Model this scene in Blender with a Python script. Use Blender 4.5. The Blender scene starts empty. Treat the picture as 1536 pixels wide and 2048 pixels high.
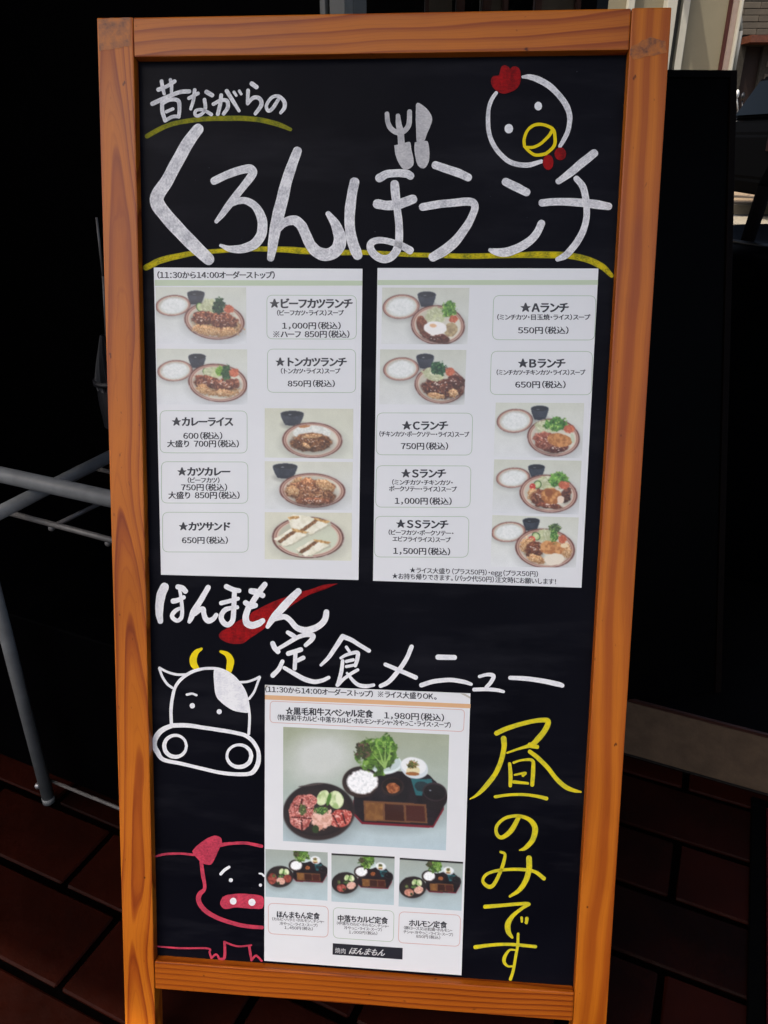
import bpy, bmesh, math, random
import numpy as np
from mathutils import Matrix, Vector
random.seed(7)
S = bpy.context.scene
COL = S.collection
R_ = math.radians

# ------------------------------------------------------------------ camera, world, sun, exposure
F_PX, PITCH, CAM_H = 1540.0, R_(26.0), 1.08
cam_d = bpy.data.cameras.new('camera')
cam_d.sensor_fit = 'HORIZONTAL'
cam_d.sensor_width = 36.0
cam_d.lens = F_PX / 1536.0 * 36.0
cam_d.clip_start, cam_d.clip_end = 0.02, 400
cam = bpy.data.objects.new('camera', cam_d)
COL.objects.link(cam)
cam.location = (0, 0, CAM_H)
cam.rotation_euler = (R_(90) - PITCH, 0, 0)
S.camera = cam

SUN_DIR = Vector((-0.72, -0.52, 0.0)).normalized()
SUN_EL = R_(62)
sdir = Vector((SUN_DIR.x * math.cos(SUN_EL), SUN_DIR.y * math.cos(SUN_EL), math.sin(SUN_EL)))
w = bpy.data.worlds.new('World')
S.world = w
w.use_nodes = True
wn = w.node_tree
bg = wn.nodes['Background']
sky = wn.nodes.new('ShaderNodeTexSky')
sky.sky_type = 'NISHITA'
sky.sun_disc = False
sky.dust_density = 7.0
sky.ozone_density = 0.6
sky.sun_elevation = SUN_EL
sky.sun_rotation = math.atan2(sdir.x, sdir.y)
wn.links.new(sky.outputs[0], bg.inputs[0])
bg.inputs[1].default_value = 0.15
sl = bpy.data.lights.new('sun', 'SUN')
sl.energy = 2.0
sl.angle = R_(0.5)
sl.color = (1.0, 0.94, 0.84)
so = bpy.data.objects.new('sun', sl)
COL.objects.link(so)
so.location = (0, 0, 8)
so.rotation_euler = (-sdir).to_track_quat('-Z', 'Y').to_euler()
S.view_settings.view_transform = 'Standard'
S.view_settings.look = 'None'
S.view_settings.gamma = 1
S.view_settings.use_curve_mapping = False
S.view_settings.exposure = 1.02

# ------------------------------------------------------------------ geometry of the place
CAM = np.array([0, 0, CAM_H])
_R = np.array([1.0, 0, 0]); _F = np.array([0, math.cos(PITCH), -math.sin(PITCH)]); _U = np.array([0, math.sin(PITCH), math.cos(PITCH)])
def ray(x, y):
    return ((x - 768) * _R - (y - 1024) * _U) / F_PX + _F
def at_z(x, y, z):
    d = ray(x, y); return CAM + d * ((z - CAM_H) / d[2])
def at_y(x, y, Y):
    d = ray(x, y); return CAM + d * (Y / d[1])
AX = R_(-24)
EA = np.array([math.cos(AX), math.sin(AX), 0]); EB = np.array([-math.sin(AX), math.cos(AX), 0]); EZ = np.array([0, 0, 1.0])
def AB(a, b, z=0.0):
    return EA * a + EB * b + EZ * z
def at_b(x, y, b):
    d = ray(x, y); return CAM + d * ((b - CAM @ EB) / (d @ EB))
# the sign's own frame: X right, Y up along the board, Z out of its face; origin between its feet
LEAN, ROLL, YAW = 0.32051739, 0.00611556, -0.08146334
def mrz(a): return np.array([[math.cos(a), -math.sin(a), 0], [math.sin(a), math.cos(a), 0], [0, 0, 1]])
def mrx(a): return np.array([[1, 0, 0], [0, math.cos(a), -math.sin(a)], [0, math.sin(a), math.cos(a)]])
RS = mrz(YAW) @ mrx(-LEAN) @ np.array([[1, 0, 0], [0, 0, -1], [0, 1, 0]]) @ mrz(ROLL)
TL = np.array([-0.30697573, 0.97104666, 0.11413219 + CAM_H])       # top left corner of the face
W_ = 0.600
LEN = TL[2] / RS[2, 1] - 0.001                                      # stile length down to the ground
ORG = TL + RS @ np.array([W_ / 2, -LEN, 0])
def M4(o, R=RS):
    m = Matrix.Identity(4)
    for i in range(3):
        for j in range(3): m[i][j] = R[i, j]
        m[i][3] = o[i]
    return m
PANEL_Z = -0.012
def P(x, y, z=PANEL_Z):
    """pixel of the photograph -> sign coordinates on the face at depth z"""
    d = RS.T @ ray(x, y); o = RS.T @ (CAM - ORG)
    t = (z - o[2]) / d[2]
    return o + d * t

# ------------------------------------------------------------------ object helpers
def tag(o, label=None, cat=None, group=None, kind=None):
    for k, v in (('label', label), ('category', cat), ('group', group), ('kind', kind)):
        if v: o[k] = v
    return o
def empty(name, loc=(0, 0, 0), mat=None, label=None, cat=None, group=None):
    o = bpy.data.objects.new(name, None); COL.objects.link(o)
    if mat is not None: o.matrix_world = mat
    else: o.location = loc
    o.empty_display_size = 0.05
    return tag(o, label, cat, group)
def mesh_obj(name, verts, faces, mat, parent=None, origin=(0, 0, 0), smooth=False, matrix=None):
    me = bpy.data.meshes.new(name)
    o3 = np.array(origin)
    me.from_pydata([tuple(np.asarray(v, float) - o3) for v in verts], [], faces)
    me.update()
    for m in (mat if isinstance(mat, (list, tuple)) else [mat]): me.materials.append(m)
    if smooth:
        for p in me.polygons: p.use_smooth = True
    o = bpy.data.objects.new(name, me); COL.objects.link(o)
    if parent: o.parent = parent
    if matrix is not None: o.matrix_local = matrix
    return o
def from_bm(name, bm, mat, parent=None, smooth=False, matrix=None, loc=None):
    me = bpy.data.meshes.new(name)
    bm.normal_update(); bm.to_mesh(me); bm.free()
    for m in (mat if isinstance(mat, (list, tuple)) else [mat]): me.materials.append(m)
    if smooth:
        for p in me.polygons: p.use_smooth = True
    o = bpy.data.objects.new(name, me); COL.objects.link(o)
    if parent: o.parent = parent
    if matrix is not None: o.matrix_local = matrix
    if loc is not None: o.location = loc
    return o
def bm_box(bm, x0, x1, y0, y1, z0, z1, bev=0.0, seg=2):
    vs = [bm.verts.new(v) for v in ((x0, y0, z0), (x1, y0, z0), (x1, y1, z0), (x0, y1, z0), (x0, y0, z1), (x1, y0, z1), (x1, y1, z1), (x0, y1, z1))]
    fs = [bm.faces.new([vs[i] for i in f]) for f in ((0, 3, 2, 1), (4, 5, 6, 7), (0, 1, 5, 4), (1, 2, 6, 5), (2, 3, 7, 6), (3, 0, 4, 7))]
    if bev:
        es = {e for f in fs for e in f.edges}
        bmesh.ops.bevel(bm, geom=list(es), offset=bev, segments=seg, affect='EDGES', profile=0.6)
def box(name, x0, x1, y0, y1, z0, z1, mat, parent=None, bev=0.0, matrix=None, loc=None):
    bm = bmesh.new(); bm_box(bm, x0, x1, y0, y1, z0, z1, bev)
    return from_bm(name, bm, mat, parent, matrix=matrix, loc=loc)
def ab_m(a, b, z=0.0):
    m = Matrix.Rotation(AX, 4, 'Z'); m.translation = Vector(AB(a, b, z)); return m
def bm_tube(bm, p, q, r, n=14, r2=None):
    p = Vector(p); q = Vector(q); d = (q - p); L = d.length
    m = Matrix.Translation((p + q) / 2) @ d.to_track_quat('Z', 'Y').to_matrix().to_4x4()
    bmesh.ops.create_cone(bm, cap_ends=True, cap_tris=False, segments=n, radius1=r, radius2=r if r2 is None else r2, depth=L, matrix=m)
def tube(name, p, q, r, mat, parent=None, n=14, r2=None):
    bm = bmesh.new(); bm_tube(bm, p, q, r, n, r2)
    return from_bm(name, bm, mat, parent, smooth=True)

# ------------------------------------------------------------------ materials
def lin(*c):
    return tuple((v / 255 / 12.92 if v / 255 <= 0.04045 else ((v / 255 + 0.055) / 1.055) ** 2.4) for v in c)
def new_mat(name):
    m = bpy.data.materials.new(name); m.use_nodes = True
    nt = m.node_tree; b = nt.nodes['Principled BSDF']
    return m, nt, b
def N(nt, t, **kw):
    n = nt.nodes.new(t)
    for k, v in kw.items():
        if k.startswith('_'): setattr(n, k[1:], v)
        else: n.inputs[k.replace('__', ' ')].default_value = v
    return n
def ramp(nt, fac, stops, interp='LINEAR'):
    r = nt.nodes.new('ShaderNodeValToRGB'); r.color_ramp.interpolation = interp
    e = r.color_ramp.elements
    while len(e) < len(stops): e.new(0.5)
    for i, (p, c) in enumerate(stops):
        e[i].position = p; e[i].color = (*c, 1) if len(c) == 3 else c
    nt.links.new(fac, r.inputs[0]); return r.outputs[0]
def math_(nt, op, a, b=None, c=None):
    n = nt.nodes.new('ShaderNodeMath'); n.operation = op
    for i, v in enumerate((a, b, c)):
        if v is None: continue
        if isinstance(v, (int, float)): n.inputs[i].default_value = v
        else: nt.links.new(v, n.inputs[i])
    return n.outputs[0]
def noise(nt, vec, scale, detail=4, rough=0.55, dist=0.0):
    n = nt.nodes.new('ShaderNodeTexNoise'); n.inputs['Scale'].default_value = scale
    n.inputs['Detail'].default_value = detail; n.inputs['Roughness'].default_value = rough; n.inputs['Distortion'].default_value = dist
    if vec is not None: nt.links.new(vec, n.inputs['Vector'])
    return n.outputs[0]
def mapping(nt, scale=(1, 1, 1), loc=(0, 0, 0), src='Object'):
    tc = nt.nodes.new('ShaderNodeTexCoord'); mp = nt.nodes.new('ShaderNodeMapping')
    mp.inputs['Scale'].default_value = scale; mp.inputs['Location'].default_value = loc
    nt.links.new(tc.outputs[src], mp.inputs[0]); return mp.outputs[0]
def bump(nt, b, h, strength=0.2, dist=0.001):
    n = nt.nodes.new('ShaderNodeBump'); n.inputs['Strength'].default_value = strength; n.inputs['Distance'].default_value = dist
    nt.links.new(h, n.inputs['Height']); nt.links.new(n.outputs[0], b.inputs['Normal'])
def simple(name, c, rough=0.6, spec=0.4, var=0.25, scale=30, metal=0.0, bmp=0.0, bscale=200, tints=None):
    m, nt, b = new_mat(name)
    v = mapping(nt)
    n = noise(nt, v, scale, 5, 0.6)
    lo = tuple(x * (1 - var) for x in c); hi = tuple(min(1, x * (1 + var)) for x in c)
    nt.links.new(ramp(nt, n, [(0.3, lo), (0.7, hi)]), b.inputs['Base Color'])
    b.inputs['Roughness'].default_value = rough; b.inputs['Specular IOR Level'].default_value = spec; b.inputs['Metallic'].default_value = metal
    if bmp: bump(nt, b, noise(nt, v, bscale, 4), bmp, 0.002)
    return m

def wood(name, seed, along=1.0, curve=0.0, n_=30, lean=0.0, amp=0.02, contrast=1.0, sharp=True, light=(0.52, 0.150, 0.008), dark=(0.24, 0.042, 0.003)):
    """local X across the piece, local Y along it"""
    m, nt, b = new_mat(name)
    tc = nt.nodes.new('ShaderNodeTexCoord')
    sx = nt.nodes.new('ShaderNodeSeparateXYZ'); nt.links.new(tc.outputs['Object'], sx.inputs[0])
    X, Y, Z = sx.outputs
    v1 = mapping(nt, (9, 2.4, 9), (seed * 3.1, seed * 1.7, seed))
    n1 = noise(nt, v1, 1.0, 2, 0.45)
    v2 = mapping(nt, (40, 9, 40), (seed * 1.1, seed * 2.3, seed))
    n2 = noise(nt, v2, 1.0, 3, 0.5)
    t = math_(nt, 'ADD', math_(nt, 'MULTIPLY', X, 1.0), math_(nt, 'MULTIPLY', Z, 0.6))
    t = math_(nt, 'ADD', t, math_(nt, 'MULTIPLY', Y, lean))
    if curve:
        xo = math_(nt, 'ADD', X, math_(nt, 'MULTIPLY', math_(nt, 'SUBTRACT', n1, 0.5), 0.05))
        t = math_(nt, 'ADD', math_(nt, 'MULTIPLY', t, 0.35), math_(nt, 'MULTIPLY', math_(nt, 'MULTIPLY', xo, xo), curve))
        t = math_(nt, 'ADD', t, math_(nt, 'MULTIPLY', Y, along))
    t = math_(nt, 'ADD', t, math_(nt, 'MULTIPLY', n1, amp))
    t = math_(nt, 'ADD', t, math_(nt, 'MULTIPLY', n2, amp * 0.06))
    fr = math_(nt, 'FRACT', math_(nt, 'MULTIPLY', t, n_))
    if sharp:
        prof = ramp(nt, fr, [(0.0, (0.05,) * 3), (0.5, (0.12,) * 3), (0.80, (0.55,) * 3), (0.90, (1,) * 3), (0.96, (0.5,) * 3), (1.0, (0.05,) * 3)])
    else:
        prof = ramp(nt, fr, [(0.0, (0.0,) * 3), (0.35, (0.75,) * 3), (0.6, (0.85,) * 3), (0.8, (0.2,) * 3), (1.0, (0.0,) * 3)])
    vm = mapping(nt, (25, 2.0, 25), (seed, -seed, 4))
    patch = noise(nt, vm, 1.0, 2, 0.5)
    t2 = math_(nt, 'FRACT', math_(nt, 'MULTIPLY', math_(nt, 'ADD', t, math_(nt, 'MULTIPLY', n2, amp * 0.12)), n_ * 3.7))
    fine = math_(nt, 'MULTIPLY', ramp(nt, t2, [(0.0, (0,) * 3), (0.7, (0.1,) * 3), (0.86, (1,) * 3), (1.0, (0,) * 3)]), math_(nt, 'MULTIPLY', n2, 0.34 * contrast))
    k = math_(nt, 'ADD', math_(nt, 'MULTIPLY', prof, math_(nt, 'MULTIPLY', patch, 1.9 * contrast)), fine)
    vf = mapping(nt, (1500, 28, 1500), (seed, 0, 0))
    fib = noise(nt, vf, 1.0, 3, 0.6)
    mid = tuple(math.sqrt(a * c) for a, c in zip(light, dark))
    base = ramp(nt, k, [(0.0, light), (0.45, mid), (1.0, dark)])
    mx = nt.nodes.new('ShaderNodeMix'); mx.data_type = 'RGBA'; mx.blend_type = 'MULTIPLY'; mx.inputs[0].default_value = 1.0
    nt.links.new(base, mx.inputs[6])
    big = noise(nt, mapping(nt, (6, 3.5, 6), (seed, seed * 5, 0)), 1.0, 3, 0.6)
    tint = math_(nt, 'ADD', math_(nt, 'MULTIPLY', fib, 0.22), math_(nt, 'MULTIPLY', big, 0.55))
    nt.links.new(ramp(nt, tint, [(0.22, (0.66, 0.58, 0.52)), (0.40, (0.95, 0.93, 0.92)), (0.6, (1.10, 1.12, 1.14))]), mx.inputs[7])
    # dents, specks and knots
    sp = noise(nt, mapping(nt, (130, 60, 130), (seed, 9, 1)), 1.0, 2, 0.5)
    mx2 = nt.nodes.new('ShaderNodeMix'); mx2.data_type = 'RGBA'; mx2.blend_type = 'MULTIPLY'; mx2.inputs[0].default_value = 1.0
    nt.links.new(mx.outputs[2], mx2.inputs[6])
    nt.links.new(ramp(nt, sp, [(0.24, (0.30, 0.26, 0.24)), (0.29, (1, 1, 1))]), mx2.inputs[7])
    nt.links.new(mx2.outputs[2], b.inputs['Base Color'])
    b.inputs['Roughness'].default_value = 0.34
    b.inputs['Specular IOR Level'].default_value = 0.34
    nt.links.new(ramp(nt, big, [(0.3, (0.30,) * 3), (0.7, (0.46,) * 3)]), b.inputs['Roughness'])
    h = math_(nt, 'ADD', math_(nt, 'MULTIPLY', fib, 0.5), math_(nt, 'MULTIPLY', sp, 0.4))
    bump(nt, b, h, 0.25, 0.0006)
    return m

def chalk(name, full, thin, lo=0.35, hi=0.62, scale=70, edge=0.5, spec=0.12, rimc=None, dry=None):
    """brush-on board paint: mottled cover that runs with the brush, with a thicker or thinner rim"""
    m, nt, b = new_mat(name)
    def attr(n):
        a = nt.nodes.new('ShaderNodeAttribute'); a.attribute_name = n; return a.outputs['Fac']
    rim, run, side = attr('rim'), attr('run'), attr('side')
    v = mapping(nt)
    n1 = noise(nt, v, scale, 5, 0.62, 0.6)
    n2 = noise(nt, v, scale * 7, 3, 0.6)
    cb = nt.nodes.new('ShaderNodeCombineXYZ')
    nt.links.new(math_(nt, 'MULTIPLY', run, 9.0), cb.inputs[0]); nt.links.new(math_(nt, 'MULTIPLY', side, 3.4), cb.inputs[1])
    n3 = noise(nt, cb.outputs[0], 1.0, 4, 0.6)
    cb2 = nt.nodes.new('ShaderNodeCombineXYZ'); nt.links.new(math_(nt, 'MULTIPLY', run, 2.2), cb2.inputs[0])
    n4 = noise(nt, cb2.outputs[0], 1.0, 2, 0.5)          # how loaded the pen was along the stroke
    t = math_(nt, 'ADD', math_(nt, 'MULTIPLY', n1, 0.30), math_(nt, 'MULTIPLY', n3, 0.40))
    t = math_(nt, 'ADD', t, math_(nt, 'MULTIPLY', n4, 0.30))
    t = math_(nt, 'ADD', t, math_(nt, 'MULTIPLY', math_(nt, 'SUBTRACT', n2, 0.5), 0.16))
    r5 = math_(nt, 'POWER', rim, 4.0)
    t = math_(nt, 'ADD', t, math_(nt, 'MULTIPLY', r5, edge * 0.10))
    col = ramp(nt, t, [(lo, thin), (hi, full)])
    def mixin(col, fac, c):
        mx = nt.nodes.new('ShaderNodeMix'); mx.data_type = 'RGBA'; nt.links.new(fac, mx.inputs[0]); nt.links.new(col, mx.inputs[6]); mx.inputs[7].default_value = (*c, 1); return mx.outputs[2]
    if rimc: col = mixin(col, math_(nt, 'MULTIPLY', math_(nt, 'POWER', rim, 3.0), 0.75), rimc)
    # fine scratches and pinholes where the board shows
    sc = noise(nt, mapping(nt, (1, 1, 1), (3, 7, 0)), scale * 4.5, 3, 0.55, 1.5)
    col = mixin(col, ramp(nt, sc, [(0.235, (1,) * 3), (0.275, (0,) * 3)]), (0.10, 0.10, 0.13) if not dry else dry)
    nt.links.new(col, b.inputs['Base Color'])
    b.inputs['Roughness'].default_value = 0.6; b.inputs['Specular IOR Level'].default_value = spec
    bump(nt, b, n2, 0.3, 0.0004)
    return m

def gloss_print(name, color=None, attr=None):
    m, nt, b = new_mat(name)
    if attr:
        a = nt.nodes.new('ShaderNodeAttribute'); a.attribute_name = attr
        nt.links.new(a.outputs['Color'], b.inputs['Base Color'])
    else:
        n = noise(nt, mapping(nt), 9, 4, 0.6)
        nt.links.new(ramp(nt, n, [(0.25, tuple(c * 0.95 for c in color)), (0.75, color)]), b.inputs['Base Color'])
    b.inputs['Roughness'].default_value = 0.45
    b.inputs['Coat Weight'].default_value = 0.35
    b.inputs['Coat Roughness'].default_value = 0.07
    tc = nt.nodes.new('ShaderNodeTexCoord')
    v = mapping(nt)
    n1 = noise(nt, v, 520, 2, 0.5); n2 = noise(nt, v, 26, 2, 0.5)
    h = math_(nt, 'ADD', n1, math_(nt, 'MULTIPLY', n2, 7.0))
    n = nt.nodes.new('ShaderNodeBump'); n.inputs['Strength'].default_value = 0.6; n.inputs['Distance'].default_value = 0.0013
    nt.links.new(h, n.inputs['Height']); nt.links.new(n.outputs[0], b.inputs['Coat Normal'])
    return m

WOOD_L = wood('varnished pine left', 1.3, along=0.060, curve=60.0, n_=58, amp=0.075, contrast=0.95)
WOOD_R = wood('varnished pine right', 4.1, n_=48, amp=0.060, lean=-0.010, sharp=False, contrast=0.55)
WOOD_T = wood('varnished pine top', 7.7, n_=75, amp=0.055, lean=0.050, contrast=0.9)
WOOD_B = wood('varnished pine bottom', 2.9, n_=130, amp=0.022, lean=0.014, contrast=1.0, light=(0.42, 0.105, 0.005), dark=(0.17, 0.028, 0.002))
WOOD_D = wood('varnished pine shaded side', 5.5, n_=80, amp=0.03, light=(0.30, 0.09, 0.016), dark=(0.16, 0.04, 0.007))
WOOD_END = simple('dull weathered pine end', (0.17, 0.062, 0.022), 0.5, 0.4, 0.45, 90)

m, nt, b = new_mat('black chalkboard'); BOARD = m
v = mapping(nt)
nb = noise(nt, v, 5, 5, 0.6)
nt.links.new(ramp(nt, nb, [(0.3, (0.0022, 0.0024, 0.0048)), (0.7, (0.0042, 0.0045, 0.0082))]), b.inputs['Base Color'])
nt.links.new(ramp(nt, noise(nt, v, 11, 4), [(0.3, (0.32,) * 3), (0.7, (0.42,) * 3)]), b.inputs['Roughness'])
b.inputs['Specular IOR Level'].default_value = 0.05
bc = b.inputs['Base Color'].links[0].from_socket
sp = noise(nt, v, 330, 2, 0.5); hz = noise(nt, mapping(nt, (3, 14, 1)), 1.0, 5, 0.7)
mx = nt.nodes.new('ShaderNodeMix'); mx.data_type = 'RGBA'; nt.links.new(bc, mx.inputs[6]); mx.inputs[7].default_value = (0.10, 0.10, 0.12, 1)
nt.links.new(math_(nt, 'ADD', ramp(nt, sp, [(0.775, (0,) * 3), (0.80, (0.8,) * 3)]), ramp(nt, hz, [(0.5, (0,) * 3), (0.8, (0.10,) * 3)])), mx.inputs[0])
nt.links.new(mx.outputs[2], b.inputs['Base Color'])
bump(nt, b, noise(nt, v, 700, 3), 0.15, 0.0004)

CH_GREY = chalk('white board paint thin', (0.84, 0.84, 0.85), (0.38, 0.385, 0.42), 0.37, 0.58)
CH_WHITE = chalk('white board paint', (0.82, 0.83, 0.84), (0.62, 0.63, 0.68), 0.36, 0.54)
CH_FORK = chalk('white board paint sprayed thin', (0.66, 0.65, 0.65), (0.33, 0.33, 0.35), 0.35, 0.66)
CH_YEL = chalk('yellow board paint', (0.74, 0.60, 0.008), (0.40, 0.40, 0.03), 0.36, 0.56, rimc=(0.36, 0.38, 0.06))
CH_YEL2 = chalk('bright yellow board paint', (0.80, 0.62, 0.008), (0.62, 0.50, 0.02), 0.3, 0.5)
CH_OLIVE = chalk('yellow board paint worn', (0.34, 0.31, 0.008), (0.09, 0.11, 0.012), 0.40, 0.60, rimc=(0.10, 0.12, 0.02), dry=(0.03, 0.04, 0.02))
CH_OLIVE2 = chalk('yellow board paint half worn', (0.62, 0.50, 0.006), (0.12, 0.14, 0.012), 0.40, 0.56, rimc=(0.14, 0.15, 0.02), dry=(0.03, 0.04, 0.02))
CH_RED = chalk('red board paint', (0.46, 0.006, 0.008), (0.14, 0.003, 0.005), 0.40, 0.66, rimc=(0.10, 0.004, 0.008), dry=(0.08, 0.003, 0.005))
CH_PINK = chalk('pink board paint', (0.62, 0.055, 0.10), (0.26, 0.028, 0.055), 0.38, 0.60, dry=(0.12, 0.02, 0.04))
PAPER = gloss_print('laminated paper', (0.765, 0.785, 0.80))
INK = gloss_print('black ink under laminate', (0.014, 0.015, 0.023))
PHOTO = gloss_print('printed photo under laminate', attr='ink')
GREEN = gloss_print('pale green print', (0.52, 0.62, 0.44))
GREENL = gloss_print('green outline print', (0.33, 0.47, 0.30))
ORANGE = gloss_print('pale orange print', (0.72, 0.43, 0.22))
REDL = gloss_print('red outline print', (0.62, 0.27, 0.22))
LOGOW = gloss_print('white print on black', (0.62, 0.62, 0.62))
BROWNL = gloss_print('creased tape', (0.52, 0.50, 0.44))

# ------------------------------------------------------------------ the sign board
sign = empty('signboard', mat=M4(ORG), label='wooden A-frame chalkboard menu sign with orange varnished frame, standing on brick tiles', cat='sign')
XL = -W_ / 2; YT = LEN                       # local coordinates of the face: x in -0.3..0.3, top at LEN
ST, TR, BI, BR = 0.0397, 0.0393, 1.1019, 0.0380
TH = 0.026
def wood_piece(name, cx, cy, w, l, mat, rot=0.0, parent=sign, z0=-TH, z1=0.0, label=None, bev=0.0016):
    m = Matrix.Translation((cx, cy, 0)) @ Matrix.Rotation(rot, 4, 'Z')
    o = box(name, -w / 2, w / 2, -l / 2, l / 2, z0, z1, mat, parent, bev, matrix=m)
    if label: o['label'] = label
    return o
wood_piece('stile', XL + ST / 2, YT - LEN / 2, ST, LEN, WOOD_L)
wood_piece('stile', -XL - ST / 2, YT - LEN / 2, ST, LEN, WOOD_R)
wood_piece('top_rail', 0, YT - TR / 2 - 0.0004, TR, W_ - 2 * ST - 0.0010, WOOD_T, rot=R_(90))
wood_piece('bottom_rail', 0, YT - BI - BR / 2, BR, W_ - 2 * ST - 0.0010, WOOD_B, rot=R_(90), z1=-0.0008)
# worn filler patches let into the stile heads
def patch(pts, z, mat, name, parent, seed=1):
    rnd = random.Random(seed); out = []
    n = len(pts)
    for i in range(n):
        p, q = np.array(pts[i], float), np.array(pts[(i + 1) % n], float)
        for k in range(5):
            c = p + (q - p) * k / 5
            out.append(P(c[0] + rnd.uniform(-1.3, 1.3), c[1] + rnd.uniform(-1.3, 1.3), z))
    bm = bmesh.new(); f = bm.faces.new([bm.verts.new(v) for v in out])
    if f.normal.z < 0: f.normal_flip()
    bmesh.ops.triangulate(bm, faces=bm.faces[:])
    for fc in bm.faces:
        fc.normal_update()
        if fc.normal.z < 0: fc.normal_flip()
    return from_bm(name, bm, mat, parent)
m, nt, b = new_mat('worn filler'); FILL = m
v = mapping(nt)
nf = noise(nt, v, 95, 6, 0.7)
nt.links.new(ramp(nt, nf, [(0.30, (0.09, 0.030, 0.010)), (0.40, (0.22, 0.070, 0.018)), (0.50, (0.33, 0.100, 0.016)), (0.62, (0.44, 0.130, 0.010))]), b.inputs['Base Color'])
b.inputs['Roughness'].default_value = 0.5
patch([(197, 38), (259, 35), (261, 92), (232, 96), (198, 103)], 0.0003, FILL, 'worn_patch', sign, 3)
patch([(1262, 92), (1300, 74), (1330, 82), (1334, 104), (1300, 112), (1268, 120), (1261, 112)], 0.0003, FILL, 'worn_patch', sign, 5)
# panel
box('chalkboard_panel', XL + ST - 0.006, -XL - ST + 0.006, YT - BI - 0.006, YT - TR + 0.006, PANEL_Z - 0.006, PANEL_Z, BOARD, sign)
# rear legs of the A-frame
rear = Matrix.Translation((0, YT - 0.012, -TH - 0.004)) @ Matrix.Rotation((LEAN + R_(9.5)), 4, 'X')
RL = (TL[2] - 0.02) / math.cos(R_(9.5)) - 0.010
for sx_ in (-1, 1):
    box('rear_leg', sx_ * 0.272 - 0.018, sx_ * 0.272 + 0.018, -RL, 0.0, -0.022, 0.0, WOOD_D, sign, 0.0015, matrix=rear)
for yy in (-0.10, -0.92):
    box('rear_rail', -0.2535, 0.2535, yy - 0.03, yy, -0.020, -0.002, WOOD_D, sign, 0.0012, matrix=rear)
STEEL = simple('dull steel', (0.25, 0.25, 0.26), 0.4, 0.5, 0.2, 60, metal=0.8)
for sx_ in (-1, 1):
    bm = bmesh.new(); bm_tube(bm, (sx_ * 0.20, YT - 0.012, -TH - 0.002), (sx_ * 0.20 + 0.05, YT - 0.012, -TH - 0.002), 0.004, 10)
    bm_box(bm, sx_ * 0.20, sx_ * 0.20 + 0.05, YT - 0.045, YT - 0.014, -TH - 0.0018, -TH + 0.0002)
    from_bm('hinge', bm, STEEL, sign)

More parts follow.
